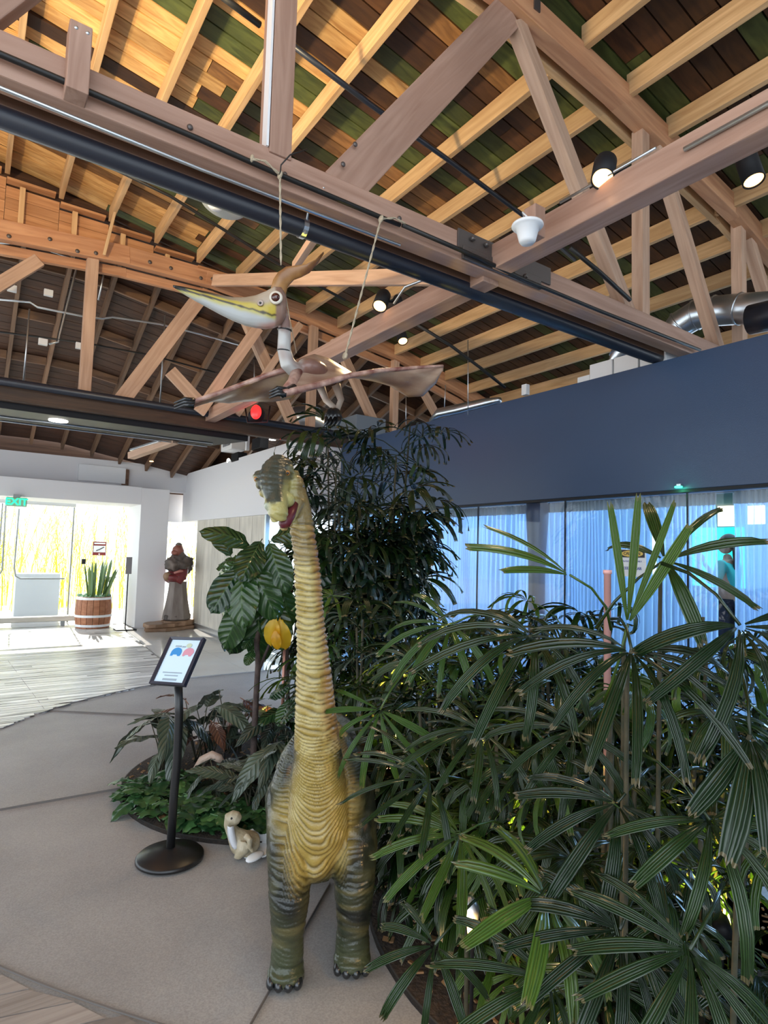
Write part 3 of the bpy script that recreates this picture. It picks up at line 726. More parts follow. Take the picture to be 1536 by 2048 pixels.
mb=MB(); mb.lathe([(.26,.18),(.24,.3),(.20,.5),(.17,.7),(.16,.84),(.17,.86),(0,.86)],(.08,0,0),7); mb.done('pedestal',M['carvelt'],stt,bevel=.01)
mb=MB(); mb.tube([(-.05,0,.86),(.0,0,.93),(.08,0,1.02),(.14,0,1.1)],[(.12,.19),(.14,.21),(.14,.2),(.12,.17)],12); mb.done('red_band',M['redband'],stt,True)
mb=MB(); mb.tube([(-.2,-.04,.95),(-.08,-.12,.93),(.1,-.16,.93)],[.06,.05,.04],8); mb.done('red_band',M['redband'],stt,True)
mb=MB(); mb.ball((-.2,-.02,.96),(.075,.07,.08),10,8); mb.done('carved_paw',M['slabw'],stt,True)
def rough(mb,amp,fr,seed=0):
    bmesh.ops.recalc_face_normals(mb.b,faces=mb.b.faces[:]); mb.b.normal_update()
    for v in mb.b.verts:
        v.co+=v.normal*amp*(noise.noise(v.co*fr+Vector((seed,0,0)))+.5*noise.noise(v.co*fr*2.3))
mb=MB(); mb.ball((.08,0,1.18),(.22,.19,.18),40,26); mb.ball((.26,0,1.17),(.12,.13,.17),24,16); mb.ball((-.08,0,1.17),(.13,.14,.13),24,16); rough(mb,.05,14,2); mb.done('carved_body',M['carve'],stt,True)
mb=MB(); mb.tube([(-.12,-.1,1.02),(-.02,-.15,1.06),(.1,-.16,1.03)],[.02,.03,.02],8); mb.done('pale_patch',mat('pink_carving',(.45,.18,.15),.5),stt,True)
M['headred']=mat('carved_red_brown',(.20,.06,.04),.5,c2=(.32,.12,.08),scale=6,bump=.6,bscale=20)
mb=MB(); mb.ball((.05,0,1.42),(.10,.10,.12),24,16); mb.ball((-.02,0,1.39),(.07,.07,.05),16,10); rough(mb,.015,16,5); mb.done('carved_head',M['headred'],stt,True)
mb=MB(); mb.tube([(.0,0,1.33),(.05,0,1.3)],[.12,.15],14); mb.done('neck',M['carve'],stt,True)
mb=MB(); mb.lathe([(.055,0),(.06,.03),(.03,.06),(0,.065)],(.06,0,1.51),14); mb.done('carved_crest',M['carve'],stt,True)
# ================= ROOM BEHIND GLASS =================
rb_=empty('wall_room_behind','dim blue room behind the curtained glass',None,kind='structure')
M['roomblue']=mat('room_blue_wall',(.30,.42,.55),.8); M['roomfloor']=mat('room_floor',(.12,.13,.15),.5); M['roomceil']=mat('room_ceiling',(.35,.38,.4),.8)
mb=MB(); mb.box((12.4,2.8,1.3),(.2,13.5,2.8)); part(mb,'back_panel',M['roomblue'],rb_)
mb=MB(); mb.box((8.3,-2.6,1.3),(8.2,.2,2.8)); part(mb,'side_panel',M['roomblue'],rb_)
mb=MB(); mb.box((8.4,YJ+.25,1.3),(8.4,.2,2.8)); part(mb,'side_panel',M['roomblue'],rb_)
mb=MB(); mb.box((8.4,3.2,2.62),(8.0,12,.1)); part(mb,'room_ceiling',M['roomceil'],rb_)
mb=MB(); mb.box((8.3,3,-.055),(8.5,12,.1)); part(mb,'room_floor',M['roomfloor'],rb_)
mb=MB(); mb.box((3.9,YJ+.02,1.48),(.9,.03,.96)); 
mb.b.free()
# jog bright sheet & partition

# bright windows in the back of the room (cream daylight) and teal screen
M['cream']=mat('cream_window_glow',(1,.95,.75),.6,emit=(1,.93,.70),es=1.3)
M['teal']=mat('teal_screen_glow',(0,.4,.4),.4,emit=(.02,.75,.72),es=1.1)
M['whiteglow']=mat('white_window_glow',(1,1,1),.6,emit=(.92,1,.98),es=2.2)
def backrect(x0,y0,x1,y1,m,name,lab,cat,X=11.9,th=.04):
    a=px(x0,y0,X); b=px(x1,y1,X); mb=MB(); mb.box((0,0,0),(th,abs(a.y-b.y),abs(a.z-b.z)))
    o=mb.done(name,m); o.location=(X,(a.y+b.y)/2,(a.z+b.z)/2); tag(o,lab,cat); return o
o=backrect(1436,1006,1468,1052,M['cream'],'high_window','cream lit window seen through the curtain gap','window')
o=backrect(1496,1012,1530,1048,M['cream'],'high_window','cream lit window glimpsed through the rightmost curtain','window')
o=backrect(1205,1000,1296,1060,M['whiteglow'],'high_window','large bright white window behind the middle curtain','window')
o=backrect(1212,1072,1312,1150,M['whiteglow'],'lit_doorway','pale lit doorway behind the caution sign','doorway')
o=backrect(1385,1056,1490,1185,M['teal'],'display_screen','turquoise lit screen behind the person in teal','screen')
# black counter
c=px(1450,1178,9.2)
ct=empty('counter','black cabinet counter inside the room behind the person','counter',(9.2,c.y,0))
mb=MB(); mb.box((0,0,c.z/2),(.6,1.6,c.z-.04)); mb.done('body',M['black'],ct)
mb=MB(); mb.box((0,0,c.z-.01),(.66,1.66,.04)); mb.done('top',M['black'],ct,bevel=.004)
# glazing line
gl=empty('window_3','floor to fascia glass panes in front of the curtains',None,kind='structure')
ys=[px(951,1100,XD).y,px(1125.5,1100,XD).y,px(1371,1100,XD).y]
ed=[YJ-.02]+ys+[-1.2]
for a,b in zip(ed[:-1],ed[1:]):
    mb=MB(); mb.box((XD+.03,(a+b)/2,ZH/2),(.012,abs(a-b)-.008,ZH-.02)); part(mb,'pane',M['glass'],gl)
for y_ in ys: mb=MB(); mb.box((XD+.03,y_,ZH/2),(.016,.008,ZH)); part(mb,'pane_joint',M['black'],gl)
# curtains
def curtmat():
    m,nt,b=newmat('sheer_curtain'); L=nt.links.new; out=[q for q in nt.nodes if q.type=='OUTPUT_MATERIAL'][0]
    b.inputs['Base Color'].default_value=(.50,.62,.75,1); b.inputs['Roughness'].default_value=.9
    t=N(nt,'ShaderNodeBsdfTranslucent'); t.inputs[0].default_value=(.55,.72,.95,1); tr=N(nt,'ShaderNodeBsdfTransparent')
    a=N(nt,'ShaderNodeMixShader'); a.inputs[0].default_value=.65; L(b.outputs[0],a.inputs[1]); L(t.outputs[0],a.inputs[2])
    c=N(nt,'ShaderNodeMixShader'); lw=N(nt,'ShaderNodeLayerWeight'); lw.inputs[0].default_value=.5; mr=N(nt,'ShaderNodeMapRange'); mr.inputs['From Min'].default_value=.1; mr.inputs['From Max'].default_value=.8; mr.inputs['To Min'].default_value=.55; mr.inputs['To Max'].default_value=.02; L(lw.outputs['Facing'],mr.inputs['Value']); L(mr.outputs[0],c.inputs[0]); L(a.outputs[0],c.inputs[1]); L(tr.outputs[0],c.inputs[2]); L(c.outputs[0],out.inputs[0]); return m
M['curtain']=curtmat(); M['hem']=mat('curtain_heading',(.42,.46,.50),.9)
XC=XD+.22
def curtain(xa,xb,lab,seed):
    ya=px(xa,1100,XC).y; yb=px(xb,1100,XC).y; q=random.Random(seed)
    cu=empty('curtain',lab,'curtain',(XC,(ya+yb)/2,0),'sheer blue curtains behind the glass')
    n=int(abs(ya-yb)/.008); g=[]; ph=0; prof=[]
    for k in range(n+1):
        y_=ya+(yb-ya)*k/n; ph+=2*PI*.008/(.050*(1+.35*math.sin(k*.05+seed))); prof.append((y_,math.sin(ph)))
    for z in (.02,.6,1.2,1.7,1.90): g.append([(XC+.030*s*(1.0-.25*(z>1.8)),y_+.010*math.sin(z*3+i*.2),z) for i,(y_,s) in enumerate(prof)])
    mb=MB(); mb.quadgrid(g); part(mb,'drape',M['curtain'],cu,True)
    g=[[(XC+.021*s,y_,z) for y_,s in prof] for z in (1.90,1.985)]
    mb=MB(); mb.quadgrid(g); part(mb,'heading',M['hem'],cu,True)
curtain(864,1060,'sheer blue curtain left of the dark pillar',1)
curtain(1084,1436,'wide sheer blue curtain behind the caution sign',2)
curtain(1464,1600,'sheer blue curtain right of the gap at the picture edge',3)
tag(MB().tube([(XC,6.9,1.99),(XC,-1,1.99)],.012,8).done('curtain_track',M['steel']),'slim curtain track under the blue fascia','track')
# dark pillar and white panel
c=px(1071,1100,XD+.12)
mb=MB(); mb.tube([(XD+.14,c.y,0),(XD+.14,c.y,1.35),(XD+.14,c.y,1.6),(XD+.14,c.y,1.9),(XD+.14,c.y,1.99)],[.075,.075,.085,.105,.10],20); o=mb.done('wrapped_pillar',M['navy'],None,True); tag(o,'dark blue wrapped pillar between two sheer curtains','pillar')
a=px(800,1100,XD+.3).y; b=px(868,1100,XD+.3).y
mb=MB(); mb.box((XD+.3,(a+b)/2,.9),(.04,abs(a-b),1.7)); o=mb.done('white_board',M['white2'],None,bevel=.004); tag(o,'white board leaning inside the glass left of the first curtain','board')
# caution sign on glass
c=px(1265,1125,XD-.0); sc_=(px(1240,1125,XD)-px(1290,1125,XD)).length/50
cs=empty('caution_sign','caution sign with a yellow oval stuck on the glass','sign',tuple(px(1265,1126,XD+.015)))
M['yellow']=mat('sign_yellow',(.75,.52,.12),.5); M['signblue']=mat('sign_blue_ink',(.08,.10,.35),.5)
W=WM(cs)
def onsign(x,z,d=0): return W@frameM((-.006-d,-x,z),(0,-1,0),(0,0,1))
u=sc_
mb=MB(); mb.box((0,0,0),(.004,54*u,50*u)); mb.done('plate',M['paper'],cs,bevel=.001)
mb=MB(); mb.box((-.004,0,17*u),(.003,49*u,14*u)); mb.done('black_header',M['ink'],cs)
mb=MB(); mb.ball((-.006,0,17*u),(.002,22*u,6.2*u),24,8); mb.done('yellow_oval',M['yellow'],cs)
text('CAUTION',7.5*u,M['ink'],cs,onsign(0,17*u,.003),bold=.0006)
text('AUTHORIZED ONLY',4.2*u,M['signblue'],cs,onsign(0,3*u))
text('KEEP CLEAR',7*u,M['signblue'],cs,onsign(0,-10*u),bold=.0003)
# added green glow in place of the exit sign's reflection in the glass
c=px(1357,974,XD-.03)
gi=empty('exit_reflection','added green glow in place of the exit sign reflection in the glass','light',tuple(c))
M['green']=mat('green_glow',(0,.8,.4),.4,emit=(.05,1,.55),es=2.5)
mb=MB(); mb.box((0,0,0),(.03,.045,.014)); mb.done('lens',M['green'],gi,bevel=.004)
mb=MB(); mb.box((.015,0,.014),(.03,.03,.016)); mb.done('clip',M['steel'],gi)
lamp('exit_reflection_glow','POINT',tuple(c+Vector((-.03,0,-.02))),.25,(.1,1,.5),.01)
# blue lamps of the room
for y_ in (.2,2.2,4.2,6.0): lamp('room_blue_light','AREA',(5.8,y_,2.4),62,(.40,.66,1.0),.9,target=(4.6,y_,1.0))
lamp('room_blue_light','AREA',(8.5,2.5,2.5),60,(.40,.75,1.0),3.0,target=(8,2,0))
# person in the gap -----------------------------------------------------------
def skinfig(name,verts,edges,rads,m,root=0,sub=2):
    me=bpy.data.meshes.new(name); me.from_pydata([tuple(v) for v in verts],edges,[])
    o=bpy.data.objects.new(name,me); COL.objects.link(o)
    sk=o.modifiers.new('sk','SKIN'); sk.use_smooth_shade=True
    for i,r in enumerate(rads): 
        d=me.skin_vertices[0].data[i]; d.radius=(r,r) if not hasattr(r,'__len__') else r; d.use_root=(i==root)
    ss_=o.modifiers.new('ss','SUBSURF'); ss_.levels=sub; ss_.render_levels=sub
    dg=bpy.context.evaluated_depsgraph_get(); me2=bpy.data.meshes.new_from_object(o.evaluated_get(dg))
    bpy.data.objects.remove(o); me2.materials.clear(); me2.materials.append(m)
    for p in me2.polygons: p.use_smooth=True
    return me2
M['skin']=mat('skin',(.55,.30,.20),.5); M['hair']=mat('dark_hair',(.035,.018,.012),.5); M['tealcloth']=mat('teal_cloth',(.02,.50,.48),.7); M['dkcloth']=mat('dark_trousers',(.03,.03,.05),.8)
hp=px(1456,1091,8.3)
pe=empty('person','person in a bright teal top holding a phone up, seen through the curtain gap','person',(hp.x,hp.y,0),rz=0)
# local frame: person faces towards picture-left (+y), stands on floor; head height from the picture
Hh=hp.z; sc1=Hh/1.62
V=[(0,0,.92),(0,0,1.12),(0,.01,1.34),(0,.0,1.44),(0,.02,1.52),
   (.16,0,1.38),(-.16,0,1.38),(.22,.05,1.14),(-.22,.05,1.14),(.14,.27,1.26),(-.14,.27,1.26),
   (.09,0,.86),(-.09,0,.86),(.10,.03,.48),(-.10,.02,.48),(.10,-.02,.08),(-.10,-.02,.08),(.10,.12,.03),(-.10,.12,.03),(.06,.34,1.40),(-.06,.34,1.40)]
Ed=[(0,1),(1,2),(2,3),(3,4),(2,5),(2,6),(5,7),(6,8),(7,9),(8,10),(0,11),(0,12),(11,13),(12,14),(13,15),(14,16),(15,17),(16,18),(9,19),(10,20)]
Rd=[.14,.125,.135,.055,.05,.065,.065,.045,.045,.034,.034,.085,.085,.06,.06,.042,.042,.035,.035,.026,.026]
me=skinfig('body',[Vector(v)*sc1 for v in V],Ed,[r*sc1 for r in Rd],M['skin']); link('body',me,pe)
V2=[V[i] for i in (0,1,2,5,6,7,8,9,10)]; E2=[(0,1),(1,2),(2,3),(2,4),(3,5),(4,6),(5,7),(6,8)]; R2=[.155,.14,.15,.08,.08,.058,.058,.045,.045]
link('top',skinfig('top',[Vector(v)*sc1 for v in V2],E2,[r*sc1 for r in R2],M['tealcloth']),pe)
V3=[V[i] for i in (0,11,12,13,14,15,16)]; E3=[(0,1),(0,2),(1,3),(2,4),(3,5),(4,6)]; R3=[.15,.1,.1,.075,.075,.06,.06]
link('trousers',skinfig('trousers',[Vector(v)*sc1 for v in V3],E3,[r*sc1 for r in R3],M['dkcloth']),pe)
mb=MB(); mb.ball((0,.03*sc1,1.63*sc1),(.075*sc1,.095*sc1,.115*sc1),20,16); mb.ball((0,.125*sc1,1.61*sc1),(.014,.022,.02),8,6); mb.box((0,.11*sc1,1.57*sc1),(.05,.02,.012))
for s in (-1,1): mb.ball((s*.076*sc1,.02*sc1,1.62*sc1),(.012,.02,.03),8,6)
mb.done('head',M['skin'],pe,True)
mb=MB()
for s in (-1,1): mb.ball((s*.03*sc1,.112*sc1,1.645*sc1),(.012,.008,.008),8,6)
mb.done('eyes',M['ink'],pe,True)
mb=MB(); mb.ball((0,-.01*sc1,1.67*sc1),(.09*sc1,.105*sc1,.10*sc1),20,14); mb.tube([(0,-.08*sc1,1.66*sc1),(0,-.10*sc1,1.5*sc1),(0,-.09*sc1,1.32*sc1)],[(.06,.03),(.08,.035),(.05,.02)],12); mb.done('hair',M['hair'],pe,True)
for s in (-1,1):
    mb=MB(); c=Vector((s*.06,.34,1.42))*sc1
    mb.ball(c+Vector((0,.0,.02)),(.035,.02,.042),10,8)
    for f in range(4): mb.tube([c+Vector((-s*.0+ (f-1.5)*.017,.0,.05)),c+Vector(((f-1.5)*.018-s*.01,.02,.085)),c+Vector(((f-1.5)*.016-s*.02,.035,.10-.006*abs(f-1.5)))],[.0095,.009,.007],7)
    mb.tube([c+Vector((-s*.03,0,.01)),c+Vector((-s*.045,.02,.04)),c+Vector((-s*.04,.03,.06))],[.011,.010,.008],7)
    mb.done('hand',M['skin'],pe,True)
ph=MB(); ph.box((0,0,0),(.15,.012,.078)); o=ph.done('phone',M['black'],None,bevel=.004); o.matrix_world=Matrix.Translation(Vector((hp.x,hp.y,0))+Vector((0,.385,1.50))*sc1); tag(o,'dark phone held up by the person in teal','phone')
# white equipment and ducts above the dark fascia
def atx(x,y,X): return px(x,y,X)
c=px(1215,745,XD+.25)
def wbox(x0,y0,x1,X,dy,lab,h=.22):
    a=px(x0,y0,X); b=px(x1,y0,X)
zt=ZF
eq=empty('duct_box','white sheet metal duct box resting on top of the blue fascia','duct',(XD+.15,3.2,ZF))
y0=px(1168,745,XD).y; y1=px(1325,700,XD).y
for i in range(3):
    a=y0+(y1-y0)*i/3; b=y0+(y1-y0)*(i+1)/3-.01*(-1)
    mb=MB(); mb.box((XD+.22,(a+b)/2,ZF+.075),(.3,abs(a-b)-.006,.15)); part(mb,'section',M['white2'],eq,bevel=.004)
mb=MB(); mb.box((XD+.2,y0+.08,ZF+.04),(.2,.12,.08)); part(mb,'section',M['white2'],eq)
# galvanised elbow + long duct
du=empty('round_duct','large galvanised elbow duct curving over the blue fascia','duct',(4.6,3,3.3))
pts=[]
p0=px(1223,705,XD+.55); 
seq=[(1338,700,.0),(1345,672,.0),(1362,648,.0),(1392,630,.0),(1430,622,.0),(1480,618,.0),(1600,612,.0)]
Pp=[px(x,y,XD+.75) for x,y,_ in seq]
mb=MB(); mb.tube(Pp,[.115,.12,.12,.12,.12,.12,.12],22); part(mb,'tube',M['zinc'],du,True)
for k in range(1,len(Pp)-1):
    t=(Pp[k+1]-Pp[k-1]).normalized(); mb=MB(); mb.lathe([(.121,-.008),(.128,0),(.121,.008)],Pp[k],24,axis=t); part(mb,'seam_ring',M['zinc'],du,True)
bl=[px(1500,640,XD+.6),px(1600,618,XD+.6)]
o=MB().tube(bl,.11,18).done('black_duct',M['pipe'],None,True); tag(o,'black insulated duct end at the right picture edge above the fascia','duct')
du2=empty('round_duct','short galvanised duct stub rising behind the white duct box','duct',tuple(px(1235,710,XD+.5)))
Q=[px(1232,735,XD+.5),px(1238,705,XD+.5),px(1262,690,XD+.5),px(1300,690,XD+.6)]
mb=MB(); mb.tube(Q,[.075,.075,.07,.06],18); part(mb,'tube',M['zinc'],du2,True)
mb=MB(); mb.lathe([(.077,-.008),(.084,0),(.077,.008)],Q[1],20,axis=(0,.2,1)); part(mb,'seam_ring',M['zinc'],du2)
# foil flex ducts lying on fascia, far part
o=MB().tube([px(862,842,XD+.25),px(880,826,XD+.25),px(920,818,XD+.25),px(970,806,XD+.25),px(1000,800,XD+.25)],[.03,.06,.06,.05,.03],12).done('flex_duct',M['zinc'],None,True); tag(o,'crumpled foil duct lying along the top of the blue fascia','duct')
mb=MB(); mb.box(tuple(px(1051,782,XD+.1)+Vector((0,0,.01))),(.05,.06,.10)); o=mb.done('junction_box',M['white2'],None,bevel=.004); tag(o,'small white box standing on the blue fascia edge','box')
du3=empty('round_duct','grey galvanised duct elbow behind the far truss posts','duct',tuple(px(620,845,5.2)))
mb=MB(); Q=[at(575,862,9.0),at(600,838,9.0),at(630,835,9.0),at(660,850,9.0),at(690,868,9.0)]; mb.tube(Q,[.16,.2,.2,.2,.2],20); part(mb,'tube',M['zinc'],du3,True)
M['navylt']=mat('grey_blue_plenum',(.16,.20,.25),.6)
mb=MB(); c=at(705,862,8.8); mb.box(tuple(c),(.5,1.0,.26)); o=mb.done('plenum_box',M['navylt'],None,bevel=.01); tag(o,'grey blue plenum box behind the far truss above the tall palm','duct')
# ================= LONG-NECKED DINOSAUR =================
def sstep(a,b,x):
    t=max(0.,min(1.,(x-a)/(b-a))); return t*t*(3-2*t)
def mixc(a,b,t): return tuple(a[i]+(b[i]-a[i])*t for i in range(3))
def paintmat(name,rough=.42,bump=.25,bs=90,spec=.5):
    m,nt,b=newmat(name); L=nt.links.new
    a=N(nt,'ShaderNodeAttribute'); a.attribute_name='paint'; L(a.outputs['Color'],b.inputs['Base Color'])
    b.inputs['Roughness'].default_value=rough; b.inputs['Specular IOR Level'].default_value=spec
    tc=N(nt,'ShaderNodeTexCoord'); n=N(nt,'ShaderNodeTexVoronoi'); n.inputs['Scale'].default_value=bs; L(tc.outputs['Object'],n.inputs['Vector'])
    bp=N(nt,'ShaderNodeBump'); bp.inputs['Strength'].default_value=bump; bp.inputs['Distance'].default_value=.004; L(n.outputs[0],bp.inputs['Height']); L(bp.outputs[0],b.inputs['Normal'])
    return m
def remesh(mb,vox,smooth=3):
    me=bpy.data.meshes.new('t'); bmesh.ops.recalc_face_normals(mb.b,faces=mb.b.faces[:]); mb.b.to_mesh(me); mb.b.free()
    o=bpy.data.objects.new('t',me); COL.objects.link(o); md=o.modifiers.new('r','REMESH'); md.mode='VOXEL'; md.voxel_size=vox; md.adaptivity=0
    if smooth: ms=o.modifiers.new('s','SMOOTH'); ms.iterations=smooth; ms.factor=.6
    me2=bpy.data.meshes.new_from_object(o.evaluated_get(bpy.context.evaluated_depsgraph_get())); bpy.data.objects.remove(o); return me2
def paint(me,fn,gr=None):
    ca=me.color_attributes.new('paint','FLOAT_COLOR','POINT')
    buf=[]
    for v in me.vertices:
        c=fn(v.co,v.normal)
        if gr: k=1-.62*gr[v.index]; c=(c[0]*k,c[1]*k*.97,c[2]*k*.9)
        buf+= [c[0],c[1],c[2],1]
    ca.data.foreach_set('color',buf)
C0=at(636,1640,2.22); C0=Vector((C0.x,C0.y,0))
DB=(C0.normalized()+Vector((.06,-.04,0))).normalized()   # statue's length, away from its nose
DX=Vector((DB.y,-DB.x,0))                   # statue's sideways axis
def dl(x,b,z): return C0+DX*x+DB*b+Vector((0,0,z))
mb=MB()
def z_at(y,D): return at(636,y,D).z
zc=z_at(1660,2.3)
bm_center=dl(0,.26,zc)
# trunk
mb.ball(dl(-.012,.17,.515),(.195,.26,.215),36,24,rot=Matrix((DX,DB,Vector((0,0,1)))).transposed())
mb.ball(dl(-.0,.40,.50),(.185,.30,.20),36,24,rot=Matrix((DX,DB,Vector((0,0,1)))).transposed())
mb.ball(dl(-.0,.02,.50),(.13,.14,.20),30,20,rot=Matrix((DX,DB,Vector((0,0,1)))).transposed())
mb.ball(dl(0,-.04,.40),(.07,.09,.10),24,16,rot=Matrix((DX,DB,Vector((0,0,1)))).transposed())
# neck
NK=[(636,1740,2.22,.07),(636,1650,2.18,.115),(637,1585,2.17,.105),(637,1519,2.13,.088),(632,1446,2.10,.076),(628.5,1373,2.08,.067),(625,1298,2.07,.056),(620.5,1243,2.07,.051),(617.5,1188,2.07,.049),(614,1133,2.07,.047),(609,1092,2.07,.044),(603,1051,2.07,.044),(596,1015,2.08,.043),(585,975,2.09,.044),(573,950,2.09,.043)]
mb.tube([at(a,b,c) for a,b,c,d in NK],[d for a,b,c,d in NK],28)
# throat wattle side muscles running from chest to shoulder
for s in (-1,1): mb.tube([dl(s*.02,.03,.86),dl(s*.065,.05,.74),dl(s*.105,.03,.60),dl(s*.10,-.01,.42)],[.03,.07,.085,.06],18)
# head
HD=[(578,936,2.12,.030),(562,938,2.09,.052),(552,952,2.05,.060),(549,972,2.01,.055),(551,994,1.97,.044),(554,1013,1.94,.040),(557,1030,1.925,.038),(558,1042,1.93,.028)]
mb.tube([at(a,b,c) for a,b,c,d in HD],[(d*1.12 if i<4 else d,d*.85) for i,(a,b,c,d) in enumerate(HD)],24)
for (x,y,D,r) in ((519,954,2.05,.024),(523,968,2.03,.022),(574,941,2.045,.026),(580,950,2.06,.024),(528,985,2.0,.018),(541,1010,1.925,.022),(575,1000,1.99,.026),(592,968,2.07,.030)):
    mb.ball(at(x,y,D),r,14,10)
# narrow nasal ridge down the front of the snout
mb.tube([at(541,930,2.03),at(538,955,1.985),at(538,980,1.95),at(539,1004,1.925)],[.022,.030,.024,.010],14)
# lower jaw
mb.tube([at(592,1003,2.05),at(586,1026,2.02),at(578,1044,1.99),at(568,1054,1.965),at(562,1057,1.955)],[(.028,.03),(.020,.022),(.016,.018),(.015,.018),(.010,.012)],16)
# legs
LEG=[(-1,Vector((1.005,1.97,0)),.052,.072),(1,Vector((1.235,1.905,0)),.056,.074)]
for s,f,ra,rt in LEG:
    top=dl(s*.115,.10,.56)
    k1=f+Vector((0,0,.38)); k1=k1.lerp(top,.15)
    mb.tube([top+Vector((0,0,.06)),top,k1,f+Vector((0,0,.26)),f+Vector((0,0,.14)),f+Vector((0,0,.05)),f+Vector((0,0,.008))],[.07,.10,rt+.012,rt,ra+.004,ra+.008,ra+.014],26)
    mb.ball(f+Vector((0,0,.035))-DB*.018,(ra+.014,ra+.014,.034),20,12)
for s in (-1,1):
    top=dl(s*.12,.52,.5); f=dl(s*.125,.56,0)
    mb.tube([top+Vector((0,0,.1)),top,f+DB*-.05+Vector((0,0,.28)),f+Vector((0,0,.12)),f+Vector((0,0,.05)),f+Vector((0,0,.008))],[.08,.12,.085,.062,.066,.072],22)
# tail
mb.tube([dl(0,.62,.60),dl(.02,.82,.52),dl(.08,1.0,.38),dl(.2,1.12,.26),dl(.36,1.16,.2)],[.13,.09,.055,.03,.010],18)
me=remesh(mb,.0046,4)
YEL=(.32,.24,.065); OLV=(.15,.12,.04); GRN=(.032,.038,.022); DRK=(.011,.014,.013); BRN=(.11,.06,.028); PALE=(.52,.45,.22)
cl=[at(a,b,c) for a,b,c,d in NK]
def lat_b(p):
    d=p-C0; return d.dot(DX),d.dot(DB)
headc=at(553,985,1.99)
def neck_x(z):
    for a,b in zip(cl[:-1],cl[1:]):
        if a.z<=z<=b.z:
            t=(z-a.z)/(b.z-a.z); q=a.lerp(b,t); return lat_b(q)
    return lat_b(cl[0]) if z<cl[0].z else lat_b(cl[-1])
znk=at(603,1051,2.07).z
jawz=at(560,1057,1.96).z
nv=[0.0]*0
for v in me.vertices:
    p=v.co; n=v.normal; x,b=lat_b(p); z=p.z; d=0
    nz=noise.noise(p*9); n2=noise.noise(Vector((p.x*5,p.y*5,p.z*26)))
    if z>.30:
        nx,nb=neck_x(z); lx=x-nx; 
        infront=sstep(.10,-.02,b) if z<.8 else 1.0
        near=sstep(.19,.12,abs(lx)) if z<.8 else 1.0
        k=2.0+10*sstep(.95,.55,z)
        wl=.0195+.007*sstep(.9,.5,z)
        ph=(z-k*min(lx*lx,.012)+.006*nz+.05*(lx if z>.9 else 0))/wl+ .7*n2+.3*noise.noise(p*22)
        rdg=1-abs(math.sin(PI*ph))**.8
        amp=.0075*sstep(znk+.06,znk-.02,z)
        d-=amp*rdg*infront*near
        if z<.85: # scales / hide on flanks
            side=1-infront*near; d+=side*(.0035*noise.noise(p*38)+.004*noise.noise(Vector((p.x*14,p.y*14,p.z*22))))
    if z<.40:
        w=sstep(.40,.30,z); ph=z/.019+2.4*noise.noise(Vector((p.x*7,p.y*7,p.z*9)))
        d-=w*(.0026*(1-abs(math.sin(PI*ph)))+.0055*max(0,noise.noise(Vector((p.x*12,p.y*12,p.z*50)))))
    if z>znk: # head wrinkles
        d-=.0022*max(0,math.sin(z*330+4*nz))*sstep(jawz+.10,jawz+.16,z)
    nv.append(d)
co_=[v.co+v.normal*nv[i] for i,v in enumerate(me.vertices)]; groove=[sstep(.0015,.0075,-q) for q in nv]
for i,v in enumerate(me.vertices): v.co=co_[i]
eyeR=at(577,947,2.03)
